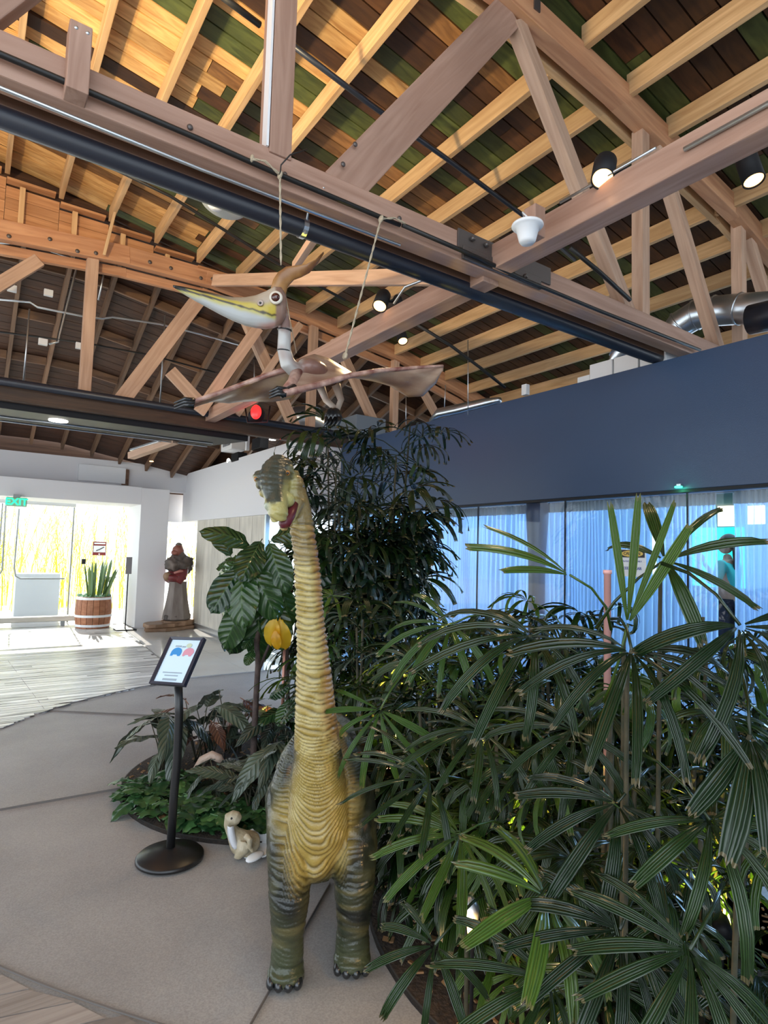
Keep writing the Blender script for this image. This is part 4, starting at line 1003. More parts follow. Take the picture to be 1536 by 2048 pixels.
def dcol(p,n):
    x,b=lat_b(p); z=p.z; nz=noise.noise(p*7); n2=noise.noise(p*22); n3=noise.noise(Vector((p.x*6,p.y*6,p.z*40)))
    if z>znk+.0 and (p-headc).length<.19 and b<.0+.10:
        # head: dark nasal area over pale yellow green muzzle
        q=p-EYE; D=q.dot(CF); sx=768+F_PX*q.dot(CR)/D; sy=1024-F_PX*q.dot(CU)/D
        cen=abs(sx-(538+(sy-940)*.12))/max(6.,(44-(sy-945)*.48) if sy<1005 else 6.)
        dark=sstep(1.15,.7,cen+.25*n2)*sstep(1014,1002,sy+5*nz)
        if sx>566 and sy<962: dark=max(dark,.8*sstep(12,0,abs(sx-578)-4)*sstep(966,956,sy))
        c=mixc(YEL,(.36,.36,.16),.5+.5*nz)
        c=mixc(c,(.30,.34,.28),sstep(545,530,sx)*sstep(1000,1010,sy))
        c=mixc(c,(.045,.052,.042),dark)
        c=mixc(c,BRN,sstep(585,600,sx)*.7)
        return mixc(c,(.12,.02,.03),sstep(1047,1053,sy)*sstep(590,582,sx))
    if z>.40 or b<-.0 and z>.30:
        nx,nb=neck_x(z); lx=x-nx
        if z>.8:
            fr=n.dot(-DB); c=mixc(YEL,PALE,sstep(-.1,.6,n2+.4*fr)*.6)
            side=sstep(.35,-.2,fr+.25*nz); c=mixc(c,OLV,side); c=mixc(c,GRN,sstep(.1,-.6,fr))
            c=mixc(c,BRN,.55*sstep(.15,.45,noise.noise(p*5+Vector((3,0,0)))))
            return mixc(c,(.36,.13,.05),.5*sstep(.35,.85,n.dot(DX)+.3*nz)*sstep(.75,.9,z)*sstep(znk+.1,znk-.1,z))  # red lamp glow on the neck's right side, painted in as orange
        wdt=.075+.075*sstep(.8,.5,z)-.05*sstep(.5,.32,z)
        yel=sstep(1.25,.6,abs(lx)/wdt+.35*nz)*sstep(.14,.0,b)*sstep(.29,.40,z+.02*nz)
        c=mixc(mixc(GRN,DRK,.5+.6*nz),(.10,.10,.05),.4*sstep(-.1,.4,n2))
        c=mixc(c,BRN,.75*sstep(.18,.1,abs(abs(lx)-wdt*1.15)/.12+.2+.3*n2)*sstep(.35,.6,z))
        return mixc(c,mixc(YEL,PALE,.35*sstep(0,.5,n2)),yel)
    c=mixc(GRN,DRK,sstep(-.25,.25,noise.noise(Vector((p.x*5,p.y*5,p.z*13)))))
    c=mixc(c,(.13,.115,.05),.6*sstep(.0,.5,n3)+.5*sstep(.0,.07,abs(x)<.07 and .07-abs(x) or 0))
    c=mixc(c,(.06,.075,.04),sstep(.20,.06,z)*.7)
    return c
me.update()
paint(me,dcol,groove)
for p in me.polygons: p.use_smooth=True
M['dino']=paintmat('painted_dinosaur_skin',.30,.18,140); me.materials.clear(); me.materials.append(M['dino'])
din=empty('dinosaur_statue','tall long-necked dinosaur statue, yellow wrinkled throat and dark green sides','statue',(C0.x,C0.y,0))
o=link('body',me,din); o.matrix_basis=PINV(din)
M['claw']=mat('black_claw',(.012,.014,.016),.25,spec=.7)
for s,f,ra,rt in LEG:
    for k in range(4):
        a=(k-1.5)*.43; c=f-DB*(math.cos(a)*(ra+.016)+.012)+DX*(math.sin(a)*(ra+.014)*1.15)+Vector((0,0,.024))
        mb=MB(); mb.ball(c+DB*.022-Vector((0,0,.002)),(.0175,.030,.0215),14,10,rot=Matrix.Rotation(-YAW+0,3,'Z')); part(mb,'toe_claw',M['claw'],din,True)
M['eye']=mat('amber_eye',(.30,.13,.03),.1,spec=.9); 
for (x,y,D) in ((575,946,2.021),(513,958,2.035)):
    mb=MB(); mb.ball(at(x,y,D),.0095,16,12); part(mb,'eye',M['eye'],din,True)
    mb=MB(); mb.ball(at(x,y+.5,D-.008),.0045,12,8); part(mb,'pupil',M['claw'],din,True)
M['mouth']=mat('mouth_dark_red',(.10,.012,.02),.35); M['gum']=mat('pink_gum',(.42,.16,.15),.4)
mb=MB(); mb.tube([at(589,1008,2.02),at(580,1030,1.985),at(570,1046,1.955),at(561,1050,1.945)],[.014,.018,.020,.012],12); part(mb,'mouth_lining',M['mouth'],din,True)
for k in range(8):
    t=k/7; c=at(588-18*t+4*math.sin(t*3),1012+34*t,2.005-.055*t); mb=MB(); mb.ball(c,(.004,.004,.006),8,6); part(mb,'tooth',M['gum'],din,True)
# ================= HATCHLING IN ITS SHELL =================
M['baby']=mat('hatchling_skin',(.36,.30,.19),.45,c2=(.50,.44,.32),scale=20,bump=.4,bscale=60); M['shell']=mat('egg_shell',(.80,.82,.84),.35); M['throat']=mat('ribbed_white_throat',(.66,.68,.72),.4)
def bp_(x,y,D=2.93): return at(x,y,D)
hb=fz(492,1716)
ha=empty('hatchling_statue','small tan hatchling dinosaur sitting in a white eggshell on the floor','statue',(hb.x,hb.y,0))
mb=MB()
mb.tube([bp_(500,1706,3.0),bp_(492,1690,2.95),bp_(478,1680,2.93),bp_(466,1664,2.93),bp_(458,1648,2.93),bp_(461,1637,2.93),bp_(468,1635,2.93)],[.05,.075,.055,.033,.026,.034,.034],18)
mb.tube([bp_(462,1635),bp_(474,1637),bp_(481,1641)],[.034,.032,.018],16)
mb.ball(bp_(468,1629,2.93),(.018,.018,.014),10,8)
mb.tube([bp_(490,1688,2.90),bp_(486,1700,2.88),bp_(476,1713,2.88),bp_(473,1719,2.89)],[.036,.028,.019,.016],12)
mb.tube([bp_(492,1672,2.88),bp_(500,1680,2.86),bp_(499,1693,2.86),bp_(506,1703,2.87)],[.018,.015,.012,.009],10)
zmin=min(v.co.z for v in mb.b.verts)
for v in mb.b.verts: v.co.z=max(v.co.z,.004)
me2=remesh(mb,.0048,3); me2.materials.append(M['baby'])
for p in me2.polygons: p.use_smooth=True
link('body',me2,ha).matrix_basis=PINV(ha)
# shell: jagged half egg
def shell(c,r,cut,seed,axis,name='eggshell'):
    q=random.Random(seed); mb=MB(); g=[]; nseg=28
    js=[q.uniform(-.12,.12) for _ in range(nseg)]
    for i in range(9):
        row=[]
        for k in range(nseg):
            th=(cut+js[k])*PI*i/8; a=2*PI*k/nseg; row.append(Vector((r*math.sin(th)*math.cos(a),r*math.sin(th)*math.sin(a),-r*1.15*math.cos(th))))
        row.append(row[0].copy()); g.append(row)
    R=Vector((0,0,1)).rotation_difference(Vector(axis).normalized()).to_matrix()
    mb.quadgrid([[c+R@p for p in row] for row in g]); bmesh.ops.remove_doubles(mb.b,verts=mb.b.verts[:],dist=.0004)
    for v in mb.b.verts: v.co.z=max(v.co.z,.003)
    return part(mb,name,M['shell'],ha,True,solid=.006)
shell(bp_(512,1693,2.96),.080,.50,4,(-.35,-.5,.8))
mb=MB(); g=[]
for i in range(12):
    t=i/11; a=bp_(461-2*math.sin(t*PI)+10*t,1652+44*t,2.885-.0*t); wv=.014+.004*math.sin(t*PI); g.append([a-DX*wv,a-DB*.014,a+DX*wv])
mb.quadgrid(g); part(mb,'throat',M['throat'],ha,True,solid=.004)
mb=MB(); mb.ball(bp_(463,1637,2.899),.0055,10,8); part(mb,'eye',M['claw'],ha,True)
mb=MB(); mb.ball(bp_(510,1713,2.86)*1,(.06,.03,.012),14,8,rot=Matrix.Rotation(.5,3,'Z')); part(mb,'shell_piece',M['shell'],ha,True)
# second young neck among the leaves of the bed
sn2=empty('small_neck_statue','pale curved neck of a small dinosaur figure among the bed leaves','statue',tuple(fz(425,1560)))
mb=MB(); mb.tube([at(384,1566,3.75),at(392,1545,3.75),at(405,1520,3.75),at(424,1510,3.75),at(438,1517,3.75),at(446,1524,3.75)],[.035,.030,.028,.026,.026,.014],14); part(mb,'neck',mat('pale_tan_skin',(.50,.38,.30),.5,bump=.4,bscale=60),sn2,True)
# ================= HANGING PTEROSAUR =================
pb=at(620,745,2.62)
pt_=empty('pterosaur_model','hanging pterosaur model with yellow beak, brown crest and spread wings','model',tuple(pb))
def tris(l,D):
    return [at(x,y,d) for x,y,d in l]
# head loft: (px x, top y, bottom y, depth, half thickness m)
HS=[(346,570,574,2.24,.003),(360,572,584,2.26,.007),(389,578,601,2.29,.014),(415,584,615,2.315,.019),(439,590,628,2.335,.023),(465,595,641,2.355,.027),(490,595,651,2.375,.031),(512,591,656,2.395,.036),(532,583,658,2.41,.040),(548,574,656,2.425,.042),(562,575,650,2.435,.038),(572,590,636,2.445,.022)]
mb=MB(); rings=[]; ns=20
for x,t,bt,D,h in HS:
    c=at(x,(t+bt)/2,D); r=(bt-t)/2/F_PX*D; sideways=(CF-CR*.25).normalized()
    row=[]
    for k in range(ns):
        a=2*PI*k/ns; cy=math.cos(a); row.append(mb.b.verts.new(c+CU*(r*cy)-sideways*(h*math.sin(a)*(abs(math.sin(a))**-.2 if abs(math.sin(a))>.1 else 1))))
    rings.append(row)
for i in range(len(rings)-1):
    for k in range(ns): mb.b.faces.new((rings[i][k],rings[i][(k+1)%ns],rings[i+1][(k+1)%ns],rings[i+1][k]))
mb.b.faces.new(rings[0][::-1]); mb.b.faces.new(rings[-1])
bmesh.ops.subdivide_edges(mb.b,edges=mb.b.edges[:],cuts=2,use_grid_fill=True,smooth=.3)
hm=mb.mesh('head',None,True)
def interp(tab,x,i):
    for a,b in zip(tab[:-1],tab[1:]):
        if a[0]<=x<=b[0]: return a[i]+(b[i]-a[i])*(x-a[0])/(b[0]-a[0])
    return tab[0][i] if x<tab[0][0] else tab[-1][i]
def hcol(p,n):
    q=p-EYE; D=q.dot(CF); sx=768+F_PX*q.dot(CR)/D; sy=1024-F_PX*q.dot(CU)/D
    t,b=interp(HS,sx,1),interp(HS,sx,2); v=(sy-t)/max(1,b-t); nz=noise.noise(p*30)
    if sx>552: return mixc((.32,.22,.17),(.18,.08,.055),.5+.6*nz)
    mouth=574+(sx-347)*(632-574)/(552-347)
    if sx<375 and sy<mouth+3: return (.02,.02,.018)
    if abs(sy-mouth)<2.0+.4*nz and sx<552: return (.05,.035,.015)
    if sy<mouth:
        u=(mouth-sy)/max(1,mouth-t)
        c=mixc((.50,.38,.05),(.36,.27,.18),sstep(.35,.7,u+.15*nz))
        c=mixc(c,(.02,.018,.015),sstep(.45,.75,u+.1*nz)*sstep(490,400,sx)); c=mixc(c,(.45,.36,.27),sstep(500,525,sx)*sstep(.3,.6,u))
        return c
    c=mixc((.46,.40,.09),(.42,.43,.42),sstep(2,13,sy-mouth+3*nz)); return mixc(c,(.48,.27,.22),sstep(500,540,sx)*sstep(.75,.95,v))
paint(hm,hcol); M['ptero']=paintmat('painted_pterosaur',.3,.1,60); hm.materials.clear(); hm.materials.append(M['ptero'])
link('head',hm,pt_).matrix_basis=PINV(pt_)
# crest
M['crest']=mat('brown_crest',(.17,.065,.025),.35,c2=(.38,.19,.06),scale=9,bump=.1)
CS=[(543,566,575,592,.024),(552,548,578,575,.022),(563,538,587,562,.019),(580,532,590,553,.015),(600,531,600,556,.012),(618,527,620,547,.010),(634,518,636,530,.006),(647,503,648,508,.002)]
top=[(541,578),(546,560),(556,544),(572,533),(592,531),(612,528),(630,520),(647,503)]
bot=[(569,612),(571,592),(576,573),(588,560),(602,555),(619,546),(637,525),(648,507)]
th=[.028,.024,.019,.015,.012,.010,.006,.002]
mb=MB(); rings=[]
for (a,b_,h) in zip(top,bot,th):
    A=at(a[0],a[1],2.43); B_=at(b_[0],b_[1],2.45); c=(A+B_)/2; u=(A-B_)/2; rings.append([mb.b.verts.new(c+u*math.cos(2*PI*k/14)-CF*(h*math.sin(2*PI*k/14))) for k in range(14)])
for i in range(len(rings)-1):
    for k in range(14): mb.b.faces.new((rings[i][k],rings[i][(k+1)%14],rings[i+1][(k+1)%14],rings[i+1][k]))
mb.b.faces.new(rings[0][::-1]); mb.b.faces.new(rings[-1])
part(mb,'crest',M['crest'],pt_,True)
M['ptskin']=mat('pale_mottled_skin',(.50,.44,.38),.35,c2=(.36,.25,.19),scale=14,bump=.2,bscale=30)
M['eyewhite']=mat('eye_ring_cream',(.66,.60,.50),.35)
e=at(552,596,2.382)
mb=MB(); mb.lathe([(.013,-.004),(.028,0),(.026,.008),(.018,.010)],e,20,axis=-CF); part(mb,'eye_ring',M['eyewhite'],pt_,True)
mb=MB(); mb.ball(e-CF*.002,(.0195,.0195,.0195),18,12); part(mb,'eye',mat('dark_brown_eye',(.06,.012,.008),.08,spec=.9),pt_,True)
mb=MB(); mb.lathe([(.006,0),(.014,.001),(.012,.005),(.006,.003)],at(521,606,2.362),14,axis=-CF); part(mb,'nostril_ring',M['ptskin'],pt_,True)
mb=MB(); mb.ball(at(521,606,2.36),(.007,.004,.005),10,8); part(mb,'nostril',M['claw'],pt_,True)
# neck and body
mb=MB()
mb.tube([at(560,622,2.45),at(568,640,2.47),at(569,667,2.49),at(568,699,2.50),at(575,727,2.51),at(592,742,2.55),at(612,745,2.62)],[.030,.026,.027,.029,.033,.036,.05],18)
R=Matrix((CR,CF,CU)).transposed()
mb.ball(at(622,748,2.70),(.085,.17,.060),24,16,rot=R)
mb.tube([at(622,750,2.85),at(628,760,2.98)],[.05,.015],10)
me=remesh(mb,.006,4)
def bcol(p,n):
    q=p-EYE; D=q.dot(CF); sx=768+F_PX*q.dot(CR)/D; sy=1024-F_PX*q.dot(CU)/D; nz=noise.noise(p*18)
    c=mixc((.45,.44,.42),(.22,.12,.09),sstep(-.1,.4,nz)*.6)
    if sy<655: c=mixc(c,(.24,.12,.09),.7)
    return mixc(c,(.20,.09,.065),sstep(596,612,sx)*.9)
paint(me,bcol); me.materials.clear(); me.materials.append(M['ptero'])
for p in me.polygons: p.use_smooth=True
link('body',me,pt_).matrix_basis=PINV(pt_)
M['wing']=mat('wing_membrane',(.20,.085,.055),.38,c2=(.46,.33,.24),scale=5,bump=.25,bscale=14,stretch=(1,1,2.5))
M['wing_edge']=mat('mottled_wing_finger',(.16,.045,.035),.35,c2=(.52,.34,.27),scale=22,bump=.25,bscale=40)
def wing(lead,trail,name='wing_membrane'):
    mb=MB(); g=[]
    for (a,b_) in zip(lead,trail):
        A=at(*a); B_=at(*b_); row=[]
        for k in range(9):
            t=k/8; p=A.lerp(B_,t)+Vector((0,0,-.012*math.sin(PI*t)+.006*math.sin(t*9+a[0]*.05))); row.append(p)
        g.append(row)
    # refine along the span
    G=[]
    for r0,r1 in zip(g[:-1],g[1:]):
        for s in range(4): G.append([p.lerp(q,s/4) for p,q in zip(r0,r1)])
    G.append(g[-1]); mb.quadgrid(G); return part(mb,name,M['wing'],pt_,True,solid=.006)
leadR=[(566,787,2.36),(600,779,2.42),(640,769,2.48),(700,751,2.55),(758,741,2.62),(800,738,2.66),(835,735,2.69),(865,733,2.72),(886,732,2.74)]
trR=[(600,716,2.60),(628,711,2.68),(656,716,2.76),(708,748,2.83),(780,772,2.85),(816,791,2.85),(845,793,2.84),(872,768,2.80),(886,734,2.75)]
wing(leadR,trR)
mb=MB(); mb.tube([at(*q) for q in leadR],[.016,.015,.014,.012,.010,.009,.008,.007,.007],12); part(mb,'wing_finger',M['wing_edge'],pt_,True)
leadL=[(598,738,2.56),(565,741,2.54),(530,752,2.52),(490,767,2.49),(450,782,2.46),(415,794,2.42),(385,804,2.40)]
trL=[(606,752,2.70),(585,795,2.75),(545,801,2.75),(500,804,2.72),(460,804,2.66),(425,800,2.55),(390,806,2.44)]
wing(leadL,trL)
mb=MB(); mb.tube([at(*q) for q in leadL],[.012,.013,.012,.011,.011,.011,.010],12); part(mb,'wing_arm',M['wing_edge'],pt_,True)
mb=MB(); mb.tube([at(600,730,2.60),at(585,765,2.46),at(566,787,2.37)],[.03,.022,.018],14); part(mb,'wing_arm',M['wing_edge'],pt_,True)
def claws(x,y,D,dx,n=3,par=pt_):
    for k in range(n):
        a=at(x,y-4+k*5,D-.01*k); b_=at(x+dx*.5,y-7+k*6,D-.03); c=at(x+dx,y+1+k*6,D-.04); mb=MB(); mb.tube([a,b_,c],[.011,.009,.0025],10); part(mb,'claw',M['claw'],par,True)
claws(388,805,2.40,-40,3); claws(572,783,2.38,-34,3)
mb=MB(); mb.tube([at(588,776,2.42),at(574,783,2.38),at(562,790,2.36)],[.018,.017,.014],12); part(mb,'wrist',M['claw'],pt_,True)
for i,(xa,xk,xf) in enumerate(((640,652,668),(672,682,676))):
    mb=MB(); mb.tube([at(xa,770,2.85),at(xk,800,2.86),at(xf,815,2.84),at(xf-6,832,2.82)],[.022,.016,.014,.016],10); part(mb,'hind_leg',M['ptskin'] if i==0 else M['ptskin'],pt_,True)
    mb=MB(); mb.ball(at(xf-6,834,2.82),(.035,.03,.045),14,10); part(mb,'foot',M['claw'],pt_,True)
    for k in range(3):
        mb=MB(); mb.tube([at(xf-14+8*k,835,2.80),at(xf-16+8*k,846,2.79),at(xf-20+8*k,852,2.78)],[.012,.010,.003],8); part(mb,'claw',M['claw'],pt_,True)
# ties and ropes
for (x,y,D) in ((569,660,2.485),(568,702,2.50)):
    mb=MB(); mb.lathe([(.0285,-.003),(.031,0),(.0285,.003)],at(x,y,D),20,axis=CU+CR*.1); part(mb,'neck_tie',M['claw'],pt_,True)
mb=MB(); mb.tube([at(571,590,2.46),at(580,640,2.5),at(593,706,2.56)],.0022,6); part(mb,'neck_cord',M['rope'],pt_,True)
def rope(pts,r,label,wraps=None):
    P_=[Vector(p) for p in pts]; e=empty('rope',label,'rope',tuple(P_[0])); 
    for s in (0,1):
        Q=[]; n=0
        for a,b_ in zip(P_[:-1],P_[1:]):
            k=max(2,int((b_-a).length/.012))
            for i in range(k):
                t=i/k; an=PI*s+n*.8; n+=1; u=(b_-a).normalized(); v1=u.cross(Vector((0,1,0)) if abs(u.y)<.9 else Vector((1,0,0))).normalized(); v2=u.cross(v1)
                Q.append(a.lerp(b_,t)+(v1*math.cos(an)+v2*math.sin(an))*r*.5)
        Q.append(P_[-1]); mb=MB(); mb.tube(Q,r*.62,5); part(mb,'strand',M['rope'],e,True)
    if wraps:
        for c in wraps:
            mb=MB(); mb.lathe([(.014,-.006),(.018,0),(.014,.006)],c,12,axis=(1,0,-.1)); part(mb,'knot',M['rope'],e,True)
    return e
c1=P((560,350),Y1-.10); hr=at(562,530,2.43)
rope([P((505,318),Y1-.105),P((530,322),Y1-.12),P((556,346),Y1-.11),c1],.005,'short tied rope tail lying on the near truss chord',[P((503,318),Y1-.08)])
rope([c1,hr],.0048,'thin hanging rope from the near truss to the pterosaur head',[c1])
c2=P((762,438),Y1-.10); ba=at(690,712,2.62)
rope([c2,ba],.0048,'slanting hanging rope from the near truss to the pterosaur wing root',[c2,ba])
rope([P((762,438),Y1-.105),P((790,436),Y1-.11),P((812,448),Y1-.11)],.005,'knotted rope end beside the slanting rope on the truss',None)
o=MB().tube([P((560,350),Y1-.11),P((562,330),Y1-.12),P((580,310),Y1-.14),P((615,298),Y1-.15)],.003,8).done('wire',M['cable'],None,True); tag(o,'thin black curved wire sticking up from the cable beside the hanging rope','wire')
# ================= PLANTING BEDS =================
M['mulch']=mat('bark_mulch',(.018,.012,.009),.85,c2=(.055,.034,.02),scale=40,bump=1,bscale=70)
M['steeledge']=mat('bed_edge',(.06,.06,.06),.5)
M['litter']=leafmat('dry_leaf_litter',(.10,.045,.015),(.30,.16,.06),.7)
def bed(name,label,c,r,ry=None,seed=1,nchip=500):
    ry=ry or r; e=empty(name,label,'planting bed',(c[0],c[1],0)); q=random.Random(seed)
    poly=[(r*math.cos(2*PI*k/64),ry*math.sin(2*PI*k/64)) for k in range(64)]
    mb=MB(); mb.prism(poly,-.009,.012); mb.done('soil',M['mulch'],e)
    mb=MB(); g=[]
    for k in range(65):
        a=2*PI*k/64; g.append([(r*math.cos(a),ry*math.sin(a),-.009),(r*math.cos(a),ry*math.sin(a),.0125),((r-.006)*math.cos(a),(ry-.006)*math.sin(a),.0125)])
    mb.quadgrid(g); mb.done('edging',M['steeledge'],e)
    mb=MB()
    for k in range(nchip):
        a=q.uniform(0,2*PI); rr=math.sqrt(q.random())*(r-.03); p=Vector((rr*math.cos(a),rr*ry/r*math.sin(a),.016+q.random()*.02)); s=q.uniform(.012,.035)
        R=Matrix.Rotation(q.uniform(0,PI),3,'Z')@Matrix.Rotation(q.uniform(-.6,.6),3,'X'); mb.box(p,(s,s*.5,.006),R)
    o=mb.done('bark_chips',M['litter'],e); o['kind']='stuff'
    return e
BC=(1.77,3.75)
bed('planting_bed','round dark mulch bed with leafy plants left of the dinosaur',BC,.95,seed=2)
PC=(2.17,1.55)
bed('planting_bed','mulch bed under the palms at the right of the dinosaur',PC,.86,1.05,seed=3,nchip=700)
bed('planting_bed','mulch bed of the tall palm in front of the white corner',(3.1,4.0),.75,1.1,seed=4,nchip=300)
# ---------- fan palm leaf ----------
M['palm']=leafmat('lady_palm_leaf',(.007,.023,.006),(.022,.054,.010),.22,.06,3,rib=6)
M['palmlt']=leafmat('lady_palm_young_leaf',(.022,.070,.010),(.075,.15,.02),.25,.12,3,rib=6)
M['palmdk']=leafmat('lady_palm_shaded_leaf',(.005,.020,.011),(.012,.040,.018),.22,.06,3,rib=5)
def ribs(m):
    pass
M['cane']=mat('palm_cane',(.03,.035,.018),.7,c2=(.08,.065,.035),scale=20,bump=.5,bscale=40)
def fan(seed,nseg,L,W,droop,spread=1.75,lift=.25,pet=.30,narrow=False):
    q=random.Random(seed); mb=MB()
    for k in range(nseg):
        a=-spread+2*spread*k/max(1,nseg-1)+q.uniform(-.05,.05)
        Lk=L*(1-.22*abs(a)/spread)*q.uniform(.88,1.08); wk=W*q.uniform(.7,1.25)
        th=lift+q.uniform(-.12,.12); dr_=droop*q.uniform(.7,1.35); n=7; r=.012; z=0; g=[]
        for i in range(n+1):
            t=i/n; w_=wk*(.16+.84*math.sin(min(1,t/.55)*PI/2))*(1 if t<.7 else 1-.25*(t-.7)/.3)
            if i==n: w_*=.9
            ct,st_=math.cos(th),math.sin(th); row=[]
            nf=7
            for j in range(nf):
                s=-1+2*j/(nf-1); fold=(.26 if j%2==0 else -.0)*w_*.5; 
                x=s*w_/2; zz=fold*ct+(-abs(s)*.12*w_)
                endj=(.020*(q.random()-.5)) if i==n else 0
                row.append(Vector((math.sin(a)*(r+endj)+math.cos(a)*x,math.cos(a)*(r+endj)-math.sin(a)*x,z+zz)))
            g.append(row); step=Lk/n; r+=step*ct; z+=step*st_; th-=dr_/n
        mb.quadgrid(g,True)
    mb.tube([(0,0,0),(0,-pet*.35,-pet*.05),(0,-pet*.7,-pet*.22),(0,-pet,-pet*.5)],[.0035,.0035,.004,.005],5)
    return mb
def fanset(m,tag_,L=.33,W=.034,base=0):
    out=[]
    for s in range(6):
        out.append(fan(base+s,[7,9,8,6,10,8][s],L,W*[1,.85,1.1,1.3,.8,1][s],[1.5,1.9,1.1,1.7,1.4,2.2][s],[1.6,1.9,1.7,1.4,1.9,1.8][s],[.2,.3,.1,.25,.35,.15][s]).mesh('palm_leaf',m,True))
    return out
FD,FL,FK=fanset(M['palm'],'a',base=10),fanset(M['palmlt'],'b',base=30),fanset(M['palmdk'],'c',L=.26,W=.024,base=60)
def palm_clump(label,c,canes,seed,hmin,hmax,spread,sets,leafs,scale=1,rout=.28,tilt=.5,group=None,rx=1,ry=1,droop=-.15,hfun=None,zmin=.12,zp_=1.0,low=False):
    e=empty('lady_palm',label,'plant',(c[0],c[1],0),group); q=random.Random(seed)
    tops=[]
    for k in range(canes):
        a=q.uniform(0,2*PI); r=math.sqrt(q.random())*spread; b=Vector((r*math.cos(a)*rx,r*math.sin(a)*ry,0)); h=q.uniform(hmin,hmax)
        if hfun: h*=hfun(b.x+c[0],b.y+c[1])
        lean=Vector((math.cos(a),math.sin(a),0))*tilt*q.uniform(.1,.5)*h*.4
        top=b+lean+Vector((0,0,h)); tops.append((b,top,a))
        mb=MB(); mb.tube([b+Vector((0,0,.005)),b.lerp(top,.5)+Vector((q.uniform(-.03,.03),q.uniform(-.03,.03),0)),top],[.011,.010,.007],6); mb.done('cane',M['cane'],e,True)
    for k in range(leafs):
        b,top,a0=tops[k%len(tops)]; t=q.uniform(.35,1.02) if not low else q.uniform(.15,1.0); p=b.lerp(top,t**zp_)
        if p.z<zmin: p.z=zmin
        a=a0+q.gauss(0,1.1) if q.random()<.7 else q.uniform(0,2*PI); el=q.uniform(-.1,.75)+ (t-.5)*.6
        d=Vector((math.cos(a)*math.cos(el),math.sin(a)*math.cos(el),math.sin(el))); s=scale*q.uniform(.75,1.15)
        hub=p+d*rout*s
        if hub.z<zmin: hub.z=zmin+.05*q.random()
        y=Vector((math.cos(a),math.sin(a),math.tan(max(-.6,el*.5+droop+q.uniform(-.3,.2))))).normalized(); x=y.cross(Vector((0,0,1))).normalized(); z=x.cross(y)
        roll=q.uniform(-.5,.5); R=Matrix((x,y,z)).transposed(); R=R@Matrix.Rotation(roll,3,'Y')
        o=link('leaf',q.choice(sets(q,hub+Vector((c[0],c[1],0)))),e); o.matrix_basis=Matrix.Translation(hub)@R.to_4x4()@Matrix.Scale(s,4)
    return e
def mix_front(q,p): return FD if q.random()<.80 else FL
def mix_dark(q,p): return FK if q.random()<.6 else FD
# big clump at the right, reaching from the floor to eye height
def hf(x,y): 
    d=(Vector((x,y,0))).dot(CR); return .8+.25*sstep(.0,1.0,d)
palm_clump('largest lady palm clump, wide fans filling the lower right of the hall',(2.02,1.60),34,5,.55,1.15,.60,mix_front,292,.86,rout=.24,rx=.85,ry=1.15,droop=-.2,hfun=hf,low=True)
palm_clump('lady palm clump behind the dinosaur neck with many thin fans',(2.35,2.95),22,8,.5,1.12,.55,mix_front,230,.82,rx=.9,ry=1.1,droop=-.2,low=True)
tpc=at(728,1400,4.35)
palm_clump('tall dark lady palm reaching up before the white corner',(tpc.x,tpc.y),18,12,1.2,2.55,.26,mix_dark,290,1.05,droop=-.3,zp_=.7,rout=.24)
palm_clump('low lady palm fans beside the right dinosaur foot',(1.78,1.32),7,15,.22,.45,.25,mix_front,30,.65,rout=.2,droop=-.25,low=True,zmin=.10)
gpc=at(1235,1500,2.75)
palm_clump('lady palm clump nearest the curtained glass, its tops along the curtain foot',(gpc.x,gpc.y),22,31,.75,1.25,.42,mix_front,210,.85,rx=.75,ry=1.35,rout=.22,droop=-.15,low=True)
bed('planting_bed','small mulch bed nearest the curtained glass',(gpc.x+.1,gpc.y+.1),.5,.75,seed=6,nchip=150)
